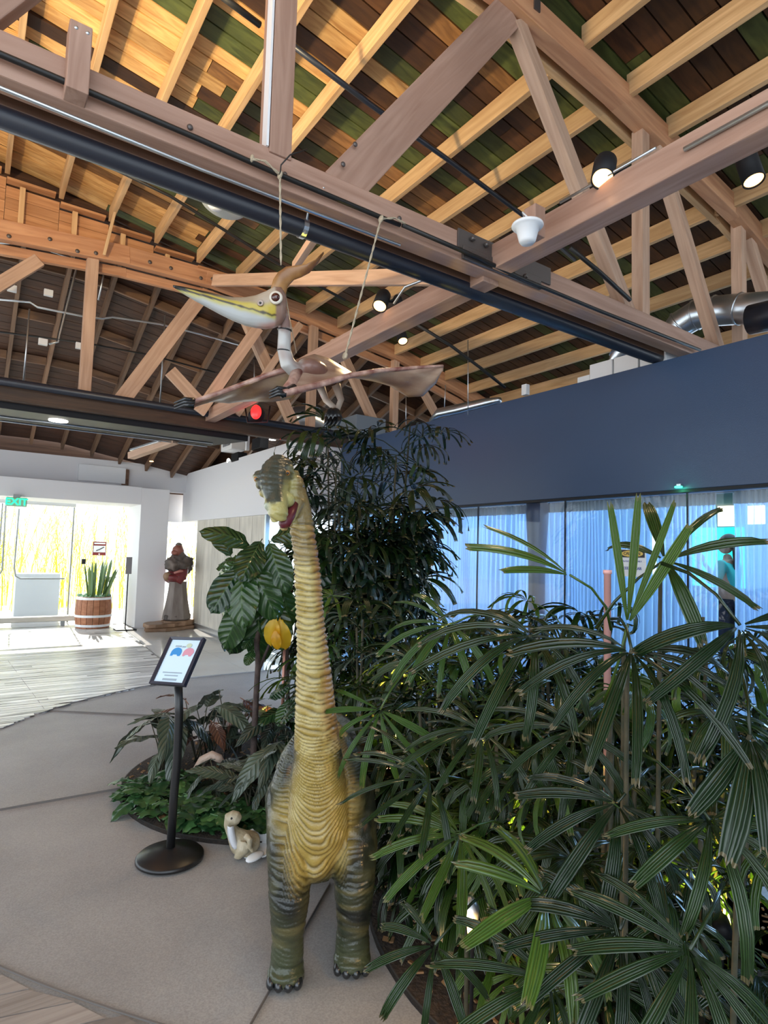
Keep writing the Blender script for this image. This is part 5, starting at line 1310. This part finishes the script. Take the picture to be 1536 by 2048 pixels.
# large individual fans picked out at the front of the big clump
hero=empty('lady_palm','foremost lady palm stems with broad drooping fans in front of the sheer curtain','plant',(1.95,1.45,0))
HM={}
def hero_leaf(hx,hy,D,tx,ty,TD,L,nseg,W,droop,spread,lift,light=False,seed=0,roll=0,nrm=None):
    P0=at(hx,hy,D); T=at(tx,ty,TD); y=(T-P0).normalized(); up=nrm if nrm else (Vector((0,0,1))*.8-CF*.6)
    x=y.cross(up).normalized(); z=x.cross(y)
    R=Matrix((x,y,z)).transposed()@Matrix.Rotation(roll,3,'Y')
    me=fan(900+seed,nseg,L,W*.72,droop,spread,lift,pet=.22).mesh('hero_fan',M['palmlt'] if light else M['palm'],True)
    o=link('leaf',me,hero); o.matrix_basis=PINV(hero)@(Matrix.Translation(P0)@R.to_4x4()); return P0
hs=[(1263,1300,1.25,1275,1390,1.15,.30,11,.036,1.1,1.75,.30,False),
(1065,1270,1.45,960,1330,1.35,.32,9,.030,1.3,1.5,.25,False),
(1330,1120,1.50,1400,1080,1.50,.27,6,.040,.9,1.9,.15,False),
(1140,1150,1.55,1000,1090,1.5,.30,3,.040,.5,.35,.2,True),
(1255,1250,1.45,1285,1110,1.45,.34,4,.032,.2,.35,.1,True),
(1480,1250,1.20,1530,1330,1.15,.32,8,.034,1.5,1.6,.35,False),
(1090,1790,1.25,990,1830,1.15,.24,7,.05,.7,1.8,.15,True),
(1240,1860,1.15,1200,1960,1.08,.24,9,.034,1.0,1.7,.2,False),
(920,1670,1.55,830,1730,1.45,.26,9,.034,.9,1.7,.15,True),
(860,1560,1.65,760,1590,1.55,.28,8,.026,.9,1.3,.2,False),
(1235,1605,1.30,1160,1700,1.22,.26,9,.034,1.2,1.8,.2,False),
(1420,1640,1.20,1490,1750,1.12,.28,8,.036,1.2,1.7,.25,False),
(870,1890,1.45,800,1980,1.38,.20,7,.030,1.4,1.7,.3,False),
(1500,1470,1.15,1500,1620,1.08,.24,4,.05,.9,.5,.3,False),
(960,1460,1.7,860,1500,1.6,.26,9,.028,1.0,1.6,.2,False),
(1150,1460,1.5,1080,1540,1.42,.26,9,.03,1.2,1.7,.2,False),
(900,1250,1.95,830,1290,1.9,.28,9,.028,1.1,1.6,.25,True),
(760,1420,1.95,720,1500,1.9,.26,8,.026,1.4,1.6,.25,True),
(1380,1900,1.05,1330,1990,1.0,.25,9,.034,1.1,1.7,.2,False),
(1100,1960,1.2,1040,2020,1.15,.25,8,.034,1.1,1.7,.2,False)]
for i,h in enumerate(hs):
    P0=hero_leaf(*h,seed=i)
    if i in(0,2,4,8,13): 
        g=Vector((P0.x*1.03+.15,P0.y*1.03+.12,.01)); mb=MB(); mb.tube([g,g.lerp(P0,.5)+Vector((.04,.03,0)),P0+Vector((.03,.03,-.05)),P0],[.007,.006,.005,.004],6); part(mb,'cane',M['cane'],hero,True)
# ---------- fiddle leaf fig ----------
M['fiddle']=leafmat('fiddle_fig_leaf',(.009,.034,.013),(.030,.078,.018),.2,.15,2,vein=8); M['fiddley']=leafmat('fiddle_fig_yellow_leaf',(.55,.33,.01),(.75,.5,.03),.4,.35,2); M['bark']=mat('grey_brown_bark',(.04,.027,.025),.8,c2=(.09,.06,.05),scale=20,bump=.5,bscale=60)
def broad(seed,L,W,curl,m,veins=9,shape='fig',name='broad_leaf'):
    q=random.Random(seed); nu,nv=18,10; g=[]
    for i in range(nu+1):
        t=i/nu
        if shape=='fig': w_=W*(.30+.25*math.sin(t*PI)**.8 + .45*math.sin(max(0,(t-.15)/.85)*PI)**.7) if 0<t<1 else .02*W
        else: w_=W*math.sin(PI*t**.8)**.85 if 0<t<1 else .01*W
        if t>.9 and shape=='fig': w_*=math.sqrt(max(.02,1-((t-.9)/.1)**2))
        y=L*t; z0=-curl*L*t*t+.10*L*t; row=[]
        for j in range(nv+1):
            s=-1+2*j/nv; vein=math.cos((t-.25*abs(s))*veins*2*PI)*.02*W*abs(s)**.5*(1-abs(s)*.3)
            rim=.05*W*math.sin(t*17+seed)*abs(s)**3
            row.append(Vector((s*w_/2,y-.03*L*abs(s),z0-.16*w_*abs(s)+.10*w_*s*s+vein+rim)))
        g.append(row)
    mb=MB(); mb.quadgrid(g,True); mb.tube([(0,0,0),(0,-.05,-.01)],.004,5)
    return mb.mesh(name,m,True)
FG=[broad(s,.36,.21,.25+.2*s,M['fiddle'],8) for s in range(4)]; FY=[broad(7,.22,.13,.6,M['fiddley'])]
def place(me,par,P0,T,up,s=1,name='leaf',roll=0):
    P0=Vector(P0); y=(Vector(T)-P0).normalized(); x=y.cross(Vector(up)).normalized(); z=x.cross(y); R=Matrix((x,y,z)).transposed()@Matrix.Rotation(roll,3,'Y')
    o=link(name,me,par); o.matrix_basis=PINV(par)@(Matrix.Translation(P0)@R.to_4x4()@Matrix.Scale(s,4)); return o
ft=fz(505,1575); FDp=3.9
fig=empty('fiddle_leaf_fig','young fiddle leaf fig tree with large glossy leaves left of the dinosaur neck','plant',(ft.x,ft.y,0))
tr=[ft+Vector((0,0,.01)),at(508,1480,FDp),at(512,1400,FDp),at(516,1330,FDp),at(513,1278,FDp)]
mb=MB(); mb.tube(tr,[.024,.021,.019,.018,.017],12); part(mb,'trunk',M['bark'],fig,True)
mb=MB(); mb.tube([at(516,1345,FDp),at(530,1310,FDp),at(545,1275,FDp),at(560,1225,FDp)],[.012,.010,.009,.008],8); part(mb,'branch',M['bark'],fig,True)
mb=MB(); mb.tube([at(514,1285,FDp),at(520,1240,FDp),at(510,1180,FDp),at(500,1120,FDp)],[.02,.016,.012,.010],8); part(mb,'branch',M['bark'],fig,True)
# (x,y of leaf base, x,y of tip, D base, D tip, scale)
LV=[(482,1135,425,1215,3.85,3.7,1.0),(488,1135,475,1222,3.85,3.65,1.1),(498,1130,545,1210,3.85,3.65,1.05),(500,1095,470,1065,3.9,3.8,.8),(520,1085,490,1140,3.9,3.7,.95),(540,1090,560,1160,3.9,3.75,.95),
(545,1080,580,1060,3.95,3.9,.8),(470,1130,392,1170,3.85,3.9,.9),(478,1125,420,1120,3.9,4.1,.75),(490,1210,440,1290,3.85,3.8,.95),(500,1215,470,1280,3.9,3.85,1.0),(515,1210,520,1290,3.9,3.8,1.0),(540,1200,560,1280,3.9,3.85,1.0),(560,1170,585,1240,3.9,3.9,.95),
(480,1240,420,1265,3.95,4.1,.9),(470,1200,410,1250,4.0,4.05,.85),(530,1150,500,1210,3.95,3.85,1.0),(505,1170,530,1250,3.95,3.9,1.0),(570,1090,640,1080,4.1,4.1,.8),(590,1110,690,1110,4.1,4.0,.9),(590,1150,680,1150,4.15,4.1,.95),(590,1180,660,1210,4.1,4.1,.95),(600,1060,690,1075,4.2,4.1,.8),(460,1110,440,1070,4.0,4.0,.7)]
fr_=random.Random(21)
for i,(x,y,x2,y2,D,D2,s) in enumerate(LV):
    place(FG[i%4],fig,at(x,y,D),at(x2,y2,D2),-CF*.8+Vector((0,0,.75)),s*.95,'leaf',fr_.uniform(-.4,.4))
for (x,y,x2,y2,D,s) in ((548,1235,538,1288,3.80,.8),(560,1240,566,1300,3.82,.85),(550,1262,552,1300,3.78,.5)):
    place(FY[0],fig,at(x,y,D),at(x2,y2,D-.05),-CF,s,'yellow_leaf')['label']='yellowed leaf'
for (x,y,x2,y2,s) in ((505,1275,490,1290,.32),(506,1300,496,1320,.35),(540,1395,575,1370,.5),(560,1440,590,1400,.6),(580,1400,560,1440,.5)):
    place(FG[0],fig,at(x,y,3.88),at(x2,y2,3.8),Vector((0,0,1))-CF,s,'leaf')
pk=empty('plant_stake','thin copper coloured stake standing beside the fig trunk','stake',tuple(fz(558,1560)))
g0=fz(556,1545)
mb=MB(); mb.tube([g0,at(566,1400,3.95),at(570,1270,3.95)],.012,8); part(mb,'rod',mat('copper_rod',(.42,.20,.15),.35,.6),pk,True)
st2=empty('sapling','dark slender sapling stem right beside the copper stake','plant',tuple(fz(574,1540)))
g0=fz(572,1540); mb=MB(); mb.tube([g0,at(576,1420,4.0),at(574,1280,4.0)],.014,8); part(mb,'stem',M['bark'],st2,True)
for (x,y,x2,y2) in ((576,1420,540,1425),(576,1400,600,1370),(576,1440,610,1450)): place(FG[1],st2,at(x,y,4.),at(x2,y2,3.9),Vector((0,0,1))-CF*.5,.6)
# ---------- low planting of the bed ----------
M['calathea']=leafmat('bronze_green_leaf',(.018,.035,.025),(.07,.10,.065),.28,.1,6,vein=9); M['calred']=leafmat('bronze_red_leaf',(.07,.025,.022),(.15,.085,.045),.3,.15,6,vein=9); M['ivy']=leafmat('ivy_leaf',(.014,.055,.02),(.07,.17,.05),.3,.15,4)
CL=[broad(20+s,.30,.11,.3+.25*s,M['calathea'],7,'lance') for s in range(3)]; CR_=[broad(30+s,.28,.10,.4+.2*s,M['calred'],7,'lance') for s in range(2)]
IV=[broad(40+s,.11,.085,.4,M['ivy'],4,'lance') for s in range(3)]
def bush(label,x,y,D,n,L,sets,seed,up=.5,fan_=(0,2*PI),name='foliage_plant',hz=.0,stem=True):
    g=at(x,y,D); g=Vector((g.x,g.y,0)); e=empty(name,label,'plant',tuple(g)); q=random.Random(seed)
    for k in range(n):
        a=q.uniform(*fan_); b=Vector((q.uniform(-.06,.06),q.uniform(-.06,.06),.01)); h=q.uniform(.35,1)*up; d=Vector((math.cos(a),math.sin(a),0)); p=b+d*h*.35+Vector((0,0,h+hz))
        if stem: mb=MB(); mb.tube([b,b.lerp(p,.5)+Vector((0,0,.03)),p],[.005,.0045,.003],5); mb.done('stem',M['cane'],e,True)
        me=q.choice(sets); y_=Vector((math.cos(a),math.sin(a),q.uniform(-.5,.5))).normalized(); x_=y_.cross(Vector((0,0,1))).normalized(); z_=x_.cross(y_)
        R=Matrix((x_,y_,z_)).transposed()@Matrix.Rotation(q.uniform(-.5,.5),3,'Y'); o=link('leaf',me,e); o.matrix_basis=Matrix.Translation(p)@R.to_4x4()@Matrix.Scale(L*q.uniform(.8,1.15),4)
    return e
bush('grey green broad leaved plant leaning out over the left rim of the bed',330,1590,3.9,16,1.05,CL,1,.42)
bush('bronze leaved plant behind the black sign stand',400,1560,4.15,16,1.0,CL+CR_,2,.42)
bush('reddish bronze plant at the back of the bed',465,1540,4.35,16,1.0,CR_+CL,3,.42)
bush('dark leafy plant around the foot of the fig trunk',540,1570,4.1,18,.95,CL,4,.38)
bush('broad leaved plant close behind the dinosaur shoulder',570,1600,3.5,14,.95,CL,5,.40)
bush('blue green leafy plant between fig trunk and hatchling',500,1640,3.35,16,.75,CL,9,.25)
bush('low dark plant in the middle of the bed front',440,1620,3.5,16,.7,CL,10,.22)
def ivy(label,cx,cy,r,n,seed,lab='ivy'):
    g=fz(cx,cy); e=empty('ivy_patch',label,'plant',(g.x,g.y,0)); q=random.Random(seed)
    for k in range(n):
        a=q.uniform(0,2*PI); rr=math.sqrt(q.random())*r; p=Vector((rr*math.cos(a),rr*math.sin(a)*.8,q.uniform(.02,.13)*(1-.4*rr/r)+.01)); wp=p+g
        if math.hypot(wp.x-BC[0],wp.y-BC[1])>.93: continue
        b=q.uniform(0,2*PI); y_=Vector((math.cos(b),math.sin(b),q.uniform(-.3,.5))).normalized(); x_=y_.cross(Vector((0,0,1))).normalized(); z_=x_.cross(y_)
        o=link('leaf',q.choice(IV),e); o.matrix_basis=Matrix.Translation(p)@Matrix((x_,y_,z_)).transposed().to_4x4()@Matrix.Scale(q.uniform(.7,1.3),4)
ivy('green ivy patch at the left rim of the bed',315,1595,.26,130,1)
ivy('green ivy patch beneath the black sign stand pole',370,1650,.26,130,2)
ivy('dark ivy patch at the front rim before the fig',440,1665,.30,150,3)
# white egg-shaped light lamp on the leaves
eg=empty('garden_light','tiny glowing white bulb above the bronze leaves','lamp',tuple(at(447,1440,4.2)))
mb=MB(); mb.ball(at(447,1415,4.2),(.02,.02,.028),14,10); part(mb,'bulb',M['coolglow'],eg,True)
g0=fz(449,1555); mb=MB(); mb.tube([Vector((g0.x,g0.y,.01)),at(447,1424,4.2)],.006,6); part(mb,'stake',M['black'],eg,True)
# warm lamps glowing inside the palms
def bulb(label,x,y,D,r,e_,col=(1,.60,.22),z0=.0):
    p=at(x,y,D); e=empty('garden_light',label,'lamp',(p.x,p.y,0)); mb=MB(); mb.ball(p,(r,r,r*1.5),14,10); part(mb,'bulb',M['bulb'],e,True)
    mb=MB(); mb.lathe([(r*1.5,0),(r*1.6,.03),(r*.8,.055),(0,.06)],p+Vector((0,0,r*1.2)),14); part(mb,'shade',M['steel'],e,True)
    mb=MB(); mb.tube([Vector((p.x+.03,p.y+.02,.01)),p+Vector((.03,.02,.0)),p+Vector((.0,.0,r*2))],.006,6); part(mb,'stake',M['black'],e,True)
    lamp('garden_light_glow','POINT',tuple(p-ray(x,y).normalized()*(r*2.2)),e_,col,.02)
bulb('bright warm bulb low among the palm stems right of the dinosaur feet',940,1850,1.75,.017,3)
def spike(label,p,t,e_,col,spot=1.2):
    e=empty('garden_spotlight',label,'lamp',(p[0],p[1],0)); u=(Vector(t)-Vector(p)).normalized(); P0=Vector(p)
    mb=MB(); mb.lathe([(.022,-.05),(.030,-.04),(.030,.02),(.026,.02),(.026,.0),(0,.0)],P0,16,axis=u); part(mb,'housing',M['black'],e,True)
    mb=MB(); mb.tube([(p[0],p[1],.01),P0-u*.03],.006,6); part(mb,'spike',M['black'],e,True)
    lamp('spot_glow','SPOT',tuple(P0+u*.035),e_,col,.02,target=t,spot=spot,blend=.6)
spike('hidden yellow spotlight among the palm stems, centre of the bed',(2.1,1.9,.12),(1.75,1.5,.55),60,(1,.80,.10),1.7)
spike('hidden yellow spotlight at the back of the palm bed',(2.45,1.45,.10),(2.2,1.1,.5),60,(1,.80,.10),1.7)
spike('hidden yellow spotlight under the thin fans behind the dinosaur',(2.35,2.7,.10),(2.2,2.9,.8),50,(1,.80,.10),1.7)
spike('hidden yellow spotlight low in the right part of the palm bed',tuple(at(1250,1880,2.05)),tuple(at(1230,1700,2.4)),70,(1,.82,.10),1.8)
spike('hidden yellow spotlight near the right picture edge',tuple(at(1440,1850,1.85)),tuple(at(1400,1700,2.2)),60,(1,.82,.10),1.8)
spike('hidden yellow spotlight in the middle of the palm stems',tuple(at(1080,1800,2.1)),tuple(at(1020,1650,2.4)),60,(1,.78,.10),1.8)
spike('red orange spotlight in the palms aimed at the dinosaur neck',(2.0,2.35,.15),(1.15,2.0,.95),45,(1,.20,.07),.5)
spike('amber spotlight at the fig tree foot',(1.9,4.15,.08),(1.75,4.0,1.3),14,(1,.75,.2),.9)
# pale pink tube post
g0=at(1215,1700,2.15); g1=at(1215,1140,2.15)
e=empty('tube_post','pale pink plastic tube post rising out of the palms','post',(g1.x,g1.y,0)); M['pink']=mat('pink_tube',(.80,.42,.38),.4)
mb=MB(); mb.lathe([(.0125,.01),(.0125,g1.z-.014),(.0155,g1.z-.014),(.0155,g1.z),(.011,g1.z),(.011,g1.z-.02),(0,g1.z-.02)],(0,0,0),16); mb.done('tube',M['pink'],e,True)
# ---------- black sign stand with framed card ----------
sb=fz(340,1715)
D0=dep(sb)
ls=empty('sign_stand','black pedestal sign stand holding a tilted framed paper notice','sign stand',(sb.x,sb.y,0))
M['satin']=mat('satin_black',(.012,.012,.013),.33,bump=.05,bscale=200)
mb=MB(); mb.lathe([(.158,0),(.158,.010),(.150,.018),(.09,.032),(.045,.046),(.028,.05),(0,.05)],(0,0,0),48); mb.done('base',M['satin'],ls,True)
tp=at(356,1385,D0+.03)-Vector(sb)
bt=at(343,1690,D0)-Vector(sb); bt.z=.03
mb=MB(); mb.tube([(0,0,.03),Vector((0.004,0,.3)),tp*.55+Vector((.012,0,.03)),tp*.85+Vector((.01,0,.02)),tp+Vector((0,0,.03))],[(.020,.022)]*5,16); mb.done('pole',M['satin'],ls,True)
# frame corners in the picture: TL(342,1275) TR(410,1277) BL(299,1368) BR(371,1373)
TL,TR,BL,BR=at(343,1276,D0+.14),at(410,1277,D0+.05),at(300,1368,D0-.02),at(371,1373,D0-.09)
cx=(TL+TR+BL+BR)/4; ux=((TR-TL)+(BR-BL)).normalized(); uy=((TL-BL)+(TR-BR)).normalized()
uy=(uy-ux*uy.dot(ux)*.5).normalized()
wd=((TR-TL).length+(BR-BL).length)/2; hg_=((TL-BL).length+(TR-BR).length)/2
print('frame',wd,hg_,math.degrees(ux.angle(uy)),ux,uy)
un=ux.cross(uy).normalized(); 
def fp(u,v,d=0): return cx+ux*(u*wd/2)+uy*(v*hg_/2)+un*d
def quadbar(a,b,c,d,th,mb): 
    vs=[mb.b.verts.new(p) for p in (a,b,c,d)]+[mb.b.verts.new(p-un*th) for p in (a,b,c,d)]
    for f in ((0,1,2,3),(7,6,5,4),(0,4,5,1),(1,5,6,2),(2,6,7,3),(3,7,4,0)): mb.b.faces.new([vs[q] for q in f])
i1=.84; i2=.90
M['frameblk']=mat('frame_black',(.02,.02,.035),.3)
for (p,q,r,s) in (((-1,1),(1,1),(i1,i2),(-i1,i2)),((-1,-1),(-i1,-i2),(i1,-i2),(1,-1)),((-1,-1),(-1,1),(-i1,i2),(-i1,-i2)),((1,-1),(i1,-i2),(i1,i2),(1,1))):
    mb=MB(); quadbar(fp(*p,.012),fp(*q,.012),fp(*r,.008),fp(*s,.008),.02,mb); part(mb,'frame_bar',M['frameblk'],ls)
mb=MB(); quadbar(fp(-.9,.94,.003),fp(.9,.94,.003),fp(.9,-.94,.003),fp(-.9,-.94,.003),.006,mb); pc=part(mb,'paper',mat('pale_blue_paper',(.60,.76,.88),.3),ls)
pinks=mat('print_pink',(.62,.28,.36),.5); blues=mat('print_blue',(.03,.25,.60),.5); greys=mat('print_grey',(.30,.38,.45),.5); olive=mat('print_pale_olive',(.52,.60,.45),.5); lil=mat('print_lilac',(.42,.42,.62),.5)
def pr_poly(pts,m,d=.0045,name='print'):
    mb=MB(); vs=[mb.b.verts.new(fp(u,v,d)) for u,v in pts]; mb.b.faces.new(vs); o=part(mb,name,m,pc,solid=.0006); return o
def ell(cu,cv,ru,rv,n=16,a0=0,a1=2*PI): return [(cu+ru*math.cos(a0+(a1-a0)*k/n),cv+rv*math.sin(a0+(a1-a0)*k/n)) for k in range(n+(0 if a1-a0>6 else 1))]
pr_poly(ell(-.28,.36,.30,.20,14,0,PI)+[(-.58,.26),(-.58,.20),(-.45,.20),(-.42,.26),(-.2,.26),(-.16,.20),(-.02,.20),(.02,.3)],blues)
pr_poly(ell(.42,.36,.30,.20,14,0,PI)+[(.12,.27),(.14,.20),(.24,.20),(.28,.26),(.46,.26),(.50,.20),(.62,.20),(.66,.27)],pinks)
pr_poly(ell(.30,.66,.16,.10),olive,.005)
for (u,v,w_,h_) in ((-.30,.62,.18,.03),(.03,.60,.10,.03),(0,-.5,.55,.022),(0,-.62,.38,.022),(0,-.78,.40,.04)): pr_poly([(u-w_,v-h_),(u+w_,v-h_),(u+w_,v+h_),(u-w_,v+h_)],greys)
# ---------- ceiling fittings ----------
def trackspot(label,x,y,D,ax,L=.14,r=.045,lit=True,e_=6,mount=None,col=(1,.7,.38)):
    """black can lamp; (x,y,D) is the lit mouth, ax points out of the mouth"""
    p=at(x,y,D); u=Vector(ax).normalized(); e=empty('spotlight',label,'lamp',tuple(p))
    mb=MB(); mb.lathe([(r*.75,-L),(r,-L*.85),(r,.0),(r*.90,.0),(r*.86,-.012),(0,-.014)][::1],p,24,axis=u); part(mb,'housing',M['black'],e,True)
    mb=MB(); mb.lathe([(0,-.010),(r*.80,-.010),(r*.86,-.006)],p,24,axis=u); part(mb,'lamp_face',M['bulb'],e,True)
    if mount:
        m_=Vector(mount); mb=MB(); mb.tube([p-u*L*.6,(p-u*L*.6+m_)/2+Vector((0,0,-.01)),m_],.010,8); part(mb,'arm',M['black'],e,True)
        mb=MB(); mb.ball(m_,(.035,.035,.045),14,10); part(mb,'mount',M['black'],e,True)
    if lit: lamp('spotlight_glow','SPOT',tuple(p+u*.01),e_,col,r*.7,target=tuple(p+u),spot=1.3,blend=.5)
    return e
trackspot('black can spotlight glowing warm on the tie beam, upper right',1205,358,2.62,-CF*.45-CR*.25-CU*.75,.16,.05,True,14,at(1247,352,2.64))
trackspot('dark can spotlight at the right picture edge below the tie beam',1508,362,2.6,-CU*.85-CF*.3+CR*.05,.19,.045,True,8,at(1490,285,2.65))
trackspot('warm glowing spotlight beside the slanting rope on the tie beam',759,613,4.0,-CF*.5-CR*.2-CU*.7,.15,.05,True,14,at(795,602,4.05))
trackspot('small warm spotlight hanging below the tie beam',806,683,4.6,-CU*.6-CF*.4+CR*.1,.14,.04,True,8,at(790,655,4.62))
rs=empty('spotlight','red glowing stage lamp on the far truss tube','lamp',tuple(at(515,830,6.7)))
M['redglow']=mat('red_lamp_glow',(.6,0,0),.3,emit=(1,.02,.02),es=1.6)
mb=MB(); mb.lathe([(.06,-.12),(.085,-.10),(.085,.02),(.0,.02)],at(512,832,6.7),18,axis=-CF-CU*.4); part(mb,'housing',M['black'],rs,True)
mb=MB(); mb.ball(at(512,824,6.58),(.06,.03,.08),16,12,rot=Matrix.Rotation(-YAW,3,'Z')); part(mb,'lens',M['redglow'],rs,True)
mb=MB(); mb.tube([at(490,812,6.7),at(495,845,6.7),at(535,845,6.7),at(540,812,6.7)],.010,8); part(mb,'yoke',M['black'],rs,True)
lamp('red_lamp','POINT',tuple(at(512,835,6.45)),1.5,(1,.03,.02),.04)
# white bell shaped device and disc
bd=empty('ceiling_device','white bell shaped fitting hanging beside the tie beam','fixture',tuple(at(1055,465,2.75)))
p=at(1055,452,2.7); mb=MB(); mb.lathe([(.070,.006),(.072,0),(.066,-.008),(.052,-.012),(.038,-.07),(.030,-.082),(.0,-.084)],p,32); part(mb,'bell',M['white2'],bd,True)
mb=MB(); mb.tube([p+Vector((0,0,.0)),p+Vector((0,0,.04)),p+Vector((-.01,.02,.07)),p+Vector((.04,.05,.06))],.004,8); part(mb,'cord',M['white2'],bd,True)
b_=at(1069,446,2.78); beam('block',b_-Vector((0,0,.075)),b_+Vector((0,0,.07)),.07,.07,M['truss'],bd,up=(0,1,0))
sd=empty('smoke_detector','round pale disc fitting on the deck behind the black pipe','fixture',tuple(at(446,410,4.3)))
p=at(448,406,4.55); nrm_=Vector((-.17,0,-1)).normalized()
mb=MB(); mb.lathe([(.17,-.0),(.17,.02),(.15,.035),(0,.04)],p,32,axis=nrm_); part(mb,'disc',mat('pale_grey_disc',(.42,.44,.42),.5),sd,True)
mb=MB(); mb.lathe([(.055,.035),(.055,.055),(.04,.07),(0,.075)],p+Vector((-.06,0,0)),20,axis=nrm_); part(mb,'sensor',M['white2'],sd,True)
# sprinkler lines under the deck
def line(pts,r,m,label,cat='pipe',name='sprinkler_pipe'):
    o=MB().tube(pts,r,8).done(name,M[m],None,True); return tag(o,label,cat)
line([py(440,-10,3.0),py(520,50,3.05)],.018,'cable','black sprinkler pipe at the top left of the post with the white daylight strip')
line([py(578,85,3.1),py(735,205,3.15),py(890,315,3.25),py(1048,432,3.35),py(1150,520,3.4)],.018,'pipe','long black sprinkler pipe crossing the purlins above the tie beam')
line([py(130,290,5.2),py(340,392,5.2),py(560,530,5.3),py(690,600,5.3)],.014,'cable','thin black pipe crossing the purlins behind the near truss, left')
line([at(820,640,5.0),at(900,690,5.1),at(960,735,5.2),at(1010,775,5.3)],.014,'cable','thin black pipe under the purlins right of the hanging spotlight')
line([at(1140,495,3.6),at(1200,545,3.7),at(1260,600,3.9)],.014,'cable','short black pipe between the two diagonal braces at the right')
# conduits and boxes of the far bay
def Z9(x,y,Y=7.6): return py(x,y,Y)
line([Z9(-20,485),Z9(60,488),Z9(130,512),Z9(175,525),Z9(215,540)],.011,'steel','steel conduit snaking right below the arched chord','conduit','steel_conduit')
line([Z9(-20,597),Z9(60,604),Z9(75,614),Z9(165,632),Z9(205,637),Z9(225,634),Z9(320,648),Z9(400,668),Z9(480,690)],.013,'steel','long bent steel conduit crossing the far bay','conduit','steel_conduit')
line([Z9(147,530),Z9(152,540),Z9(119,670),Z9(116,684),Z9(98,688)],.011,'steel','steel conduit drop ending in the white junction box','conduit','steel_conduit')
line([Z9(203,538),Z9(207,552),Z9(197,600)],.010,'steel','short steel conduit bend right of the far post','conduit','steel_conduit')
line([Z9(0,664),Z9(170,686),Z9(300,710),Z9(430,745)],.011,'cable','black wire line across the far bay below the conduit','pipe','cable')
for x0,y0,x1,y1,l in ((59,618,47,765,'left'),(330,630,320,810,'middle'),(509,720,508,780,'right')):
    line([Z9(x0,y0,7.2),Z9(x1,y1,7.2)],.008,'steel','thin steel hanger rod of the far truss, %s one'%l,'rod','hanger_rod')
for x0,y0,x1,y1,D,l in ((936,680,936,830,5.5,'tallest, over the blue fascia'),(812,850,812,790,5.6,'short, right of the far post'),(891,770,889,815,5.6,'next to the foil duct')):
    line([at(x0,y0,D),at(x1,y1,D)],.004,'steel','fine suspension wire, %s'%l,'wire','suspension_wire')
for (x,y,l) in ((86,684,'white junction box at the end of the conduit drop'),(160,692,'white junction box left of the far post'),(24,577,'small white box high on the left rafter'),(97,586,'small white box on the second rafter')):
    o=MB(); o.box((0,0,0),(.09,.05,.07)); o=o.done('junction_box',M['white2'],None,bevel=.004); o.location=Z9(x,y,7.55); tag(o,l,'box')
o=MB(); o.box((0,0,0),(.12,.08,.08)); o=o.done('junction_box',M['white2'],None,bevel=.004); o.location=at(30,792,6.6); tag(o,'pale box fixed to the far truss chord at the left edge','box')
# projector gear on top of the white fascia
pj=empty('projector','white projector with a ribbed grille above the white fascia','projector',tuple(px(470,890,XW+.15)))
c=px(468,893,XW+.10); R=Matrix.Rotation(.0,3,'Z')
mb=MB(); mb.box(c,(.28,.50,.16)); part(mb,'case',M['white2'],pj,bevel=.012)
for k in range(9):
    mb=MB(); mb.box(c+Vector((-.142,-.19+.04*k,.02)),(.006,.016,.07)); part(mb,'grille_slot',M['ink'],pj)
c2=px(478,915,XW+.06); mb=MB(); mb.box(c2,(.16,.30,.14)); part(mb,'lower_unit',M['black'],pj,bevel=.01)
mb=MB(); mb.ball(px(457,922,XW+.02),(.03,.03,.045),14,10); part(mb,'lamp',M['coolglow'],pj,True)
c=px(495,885,XW+.08); mb=MB(); mb.box(c,(.05,.06,.26)); part(mb,'bracket',M['white2'],pj,bevel=.003)
c=px(545,880,XW+.12); o=MB(); o.lathe([(.05,0),(.05,.12),(.0,.12)],c,14); o=o.done('lamp_can',M['coolglow'],None,True); tag(o,'bright white can lamp standing on the fascia near the corner','lamp')
c=px(520,888,XW+.14); o=MB(); o.box(tuple(c),(.14,.34,.18)); o=o.done('speaker_box',M['black'],None,bevel=.01); tag(o,'black box between projector and white can lamp','speaker')
# small beam with steel strip at far left under the roof
fb=empty('brace_plank','short pale plank beam with steel strip below the soffit end','beam',tuple(at(300,900,8.6)))
beam('timber',at(262,912,8.2),at(352,880,7.6),.10,.09,M['truss_pale'],fb); beam('steel_strip',at(262,900,8.2),at(320,882,7.7),.05,.03,M['steel'],fb)
tag(MB().lathe([(.03,0),(.03,-.01),(0,-.012)],at(303,922,9.2),12).done('downlight',M['bulb'],None),'tiny round downlight under the dark hip roof','lamp')
# unseen warm spots added on the near truss to brighten the timber roof
def fillspot(label,p,t,e_,col,spot):
    e=empty('fillspot',label,'lamp',tuple(p)); u=(Vector(t)-Vector(p)).normalized()
    mb=MB(); mb.lathe([(.05,-.10),(.07,-.08),(.07,.02),(.06,.02),(.055,.0),(0,.0)],p,18,axis=u); part(mb,'housing',M['black'],e,True)
    mb=MB(); mb.tube([Vector(p)-u*.05,(p[0],p[1],p[2]-.15)],.01,6); part(mb,'bracket',M['black'],e,True)
    lamp('fillspot_glow','SPOT',tuple(Vector(p)+u*.03),e_,col,.05,target=t,spot=spot,blend=.8)
fillspot('warm uplight added unseen on the near truss chord to brighten the roof',(-1.3,2.3,3.33),(.2,4.0,5.2),330,(1,.74,.38),1.9)
fillspot('second warm uplight added unseen on the near truss to brighten the roof',(-1.6,2.3,3.33),(.1,2.6,5.2),260,(1,.76,.42),1.9)
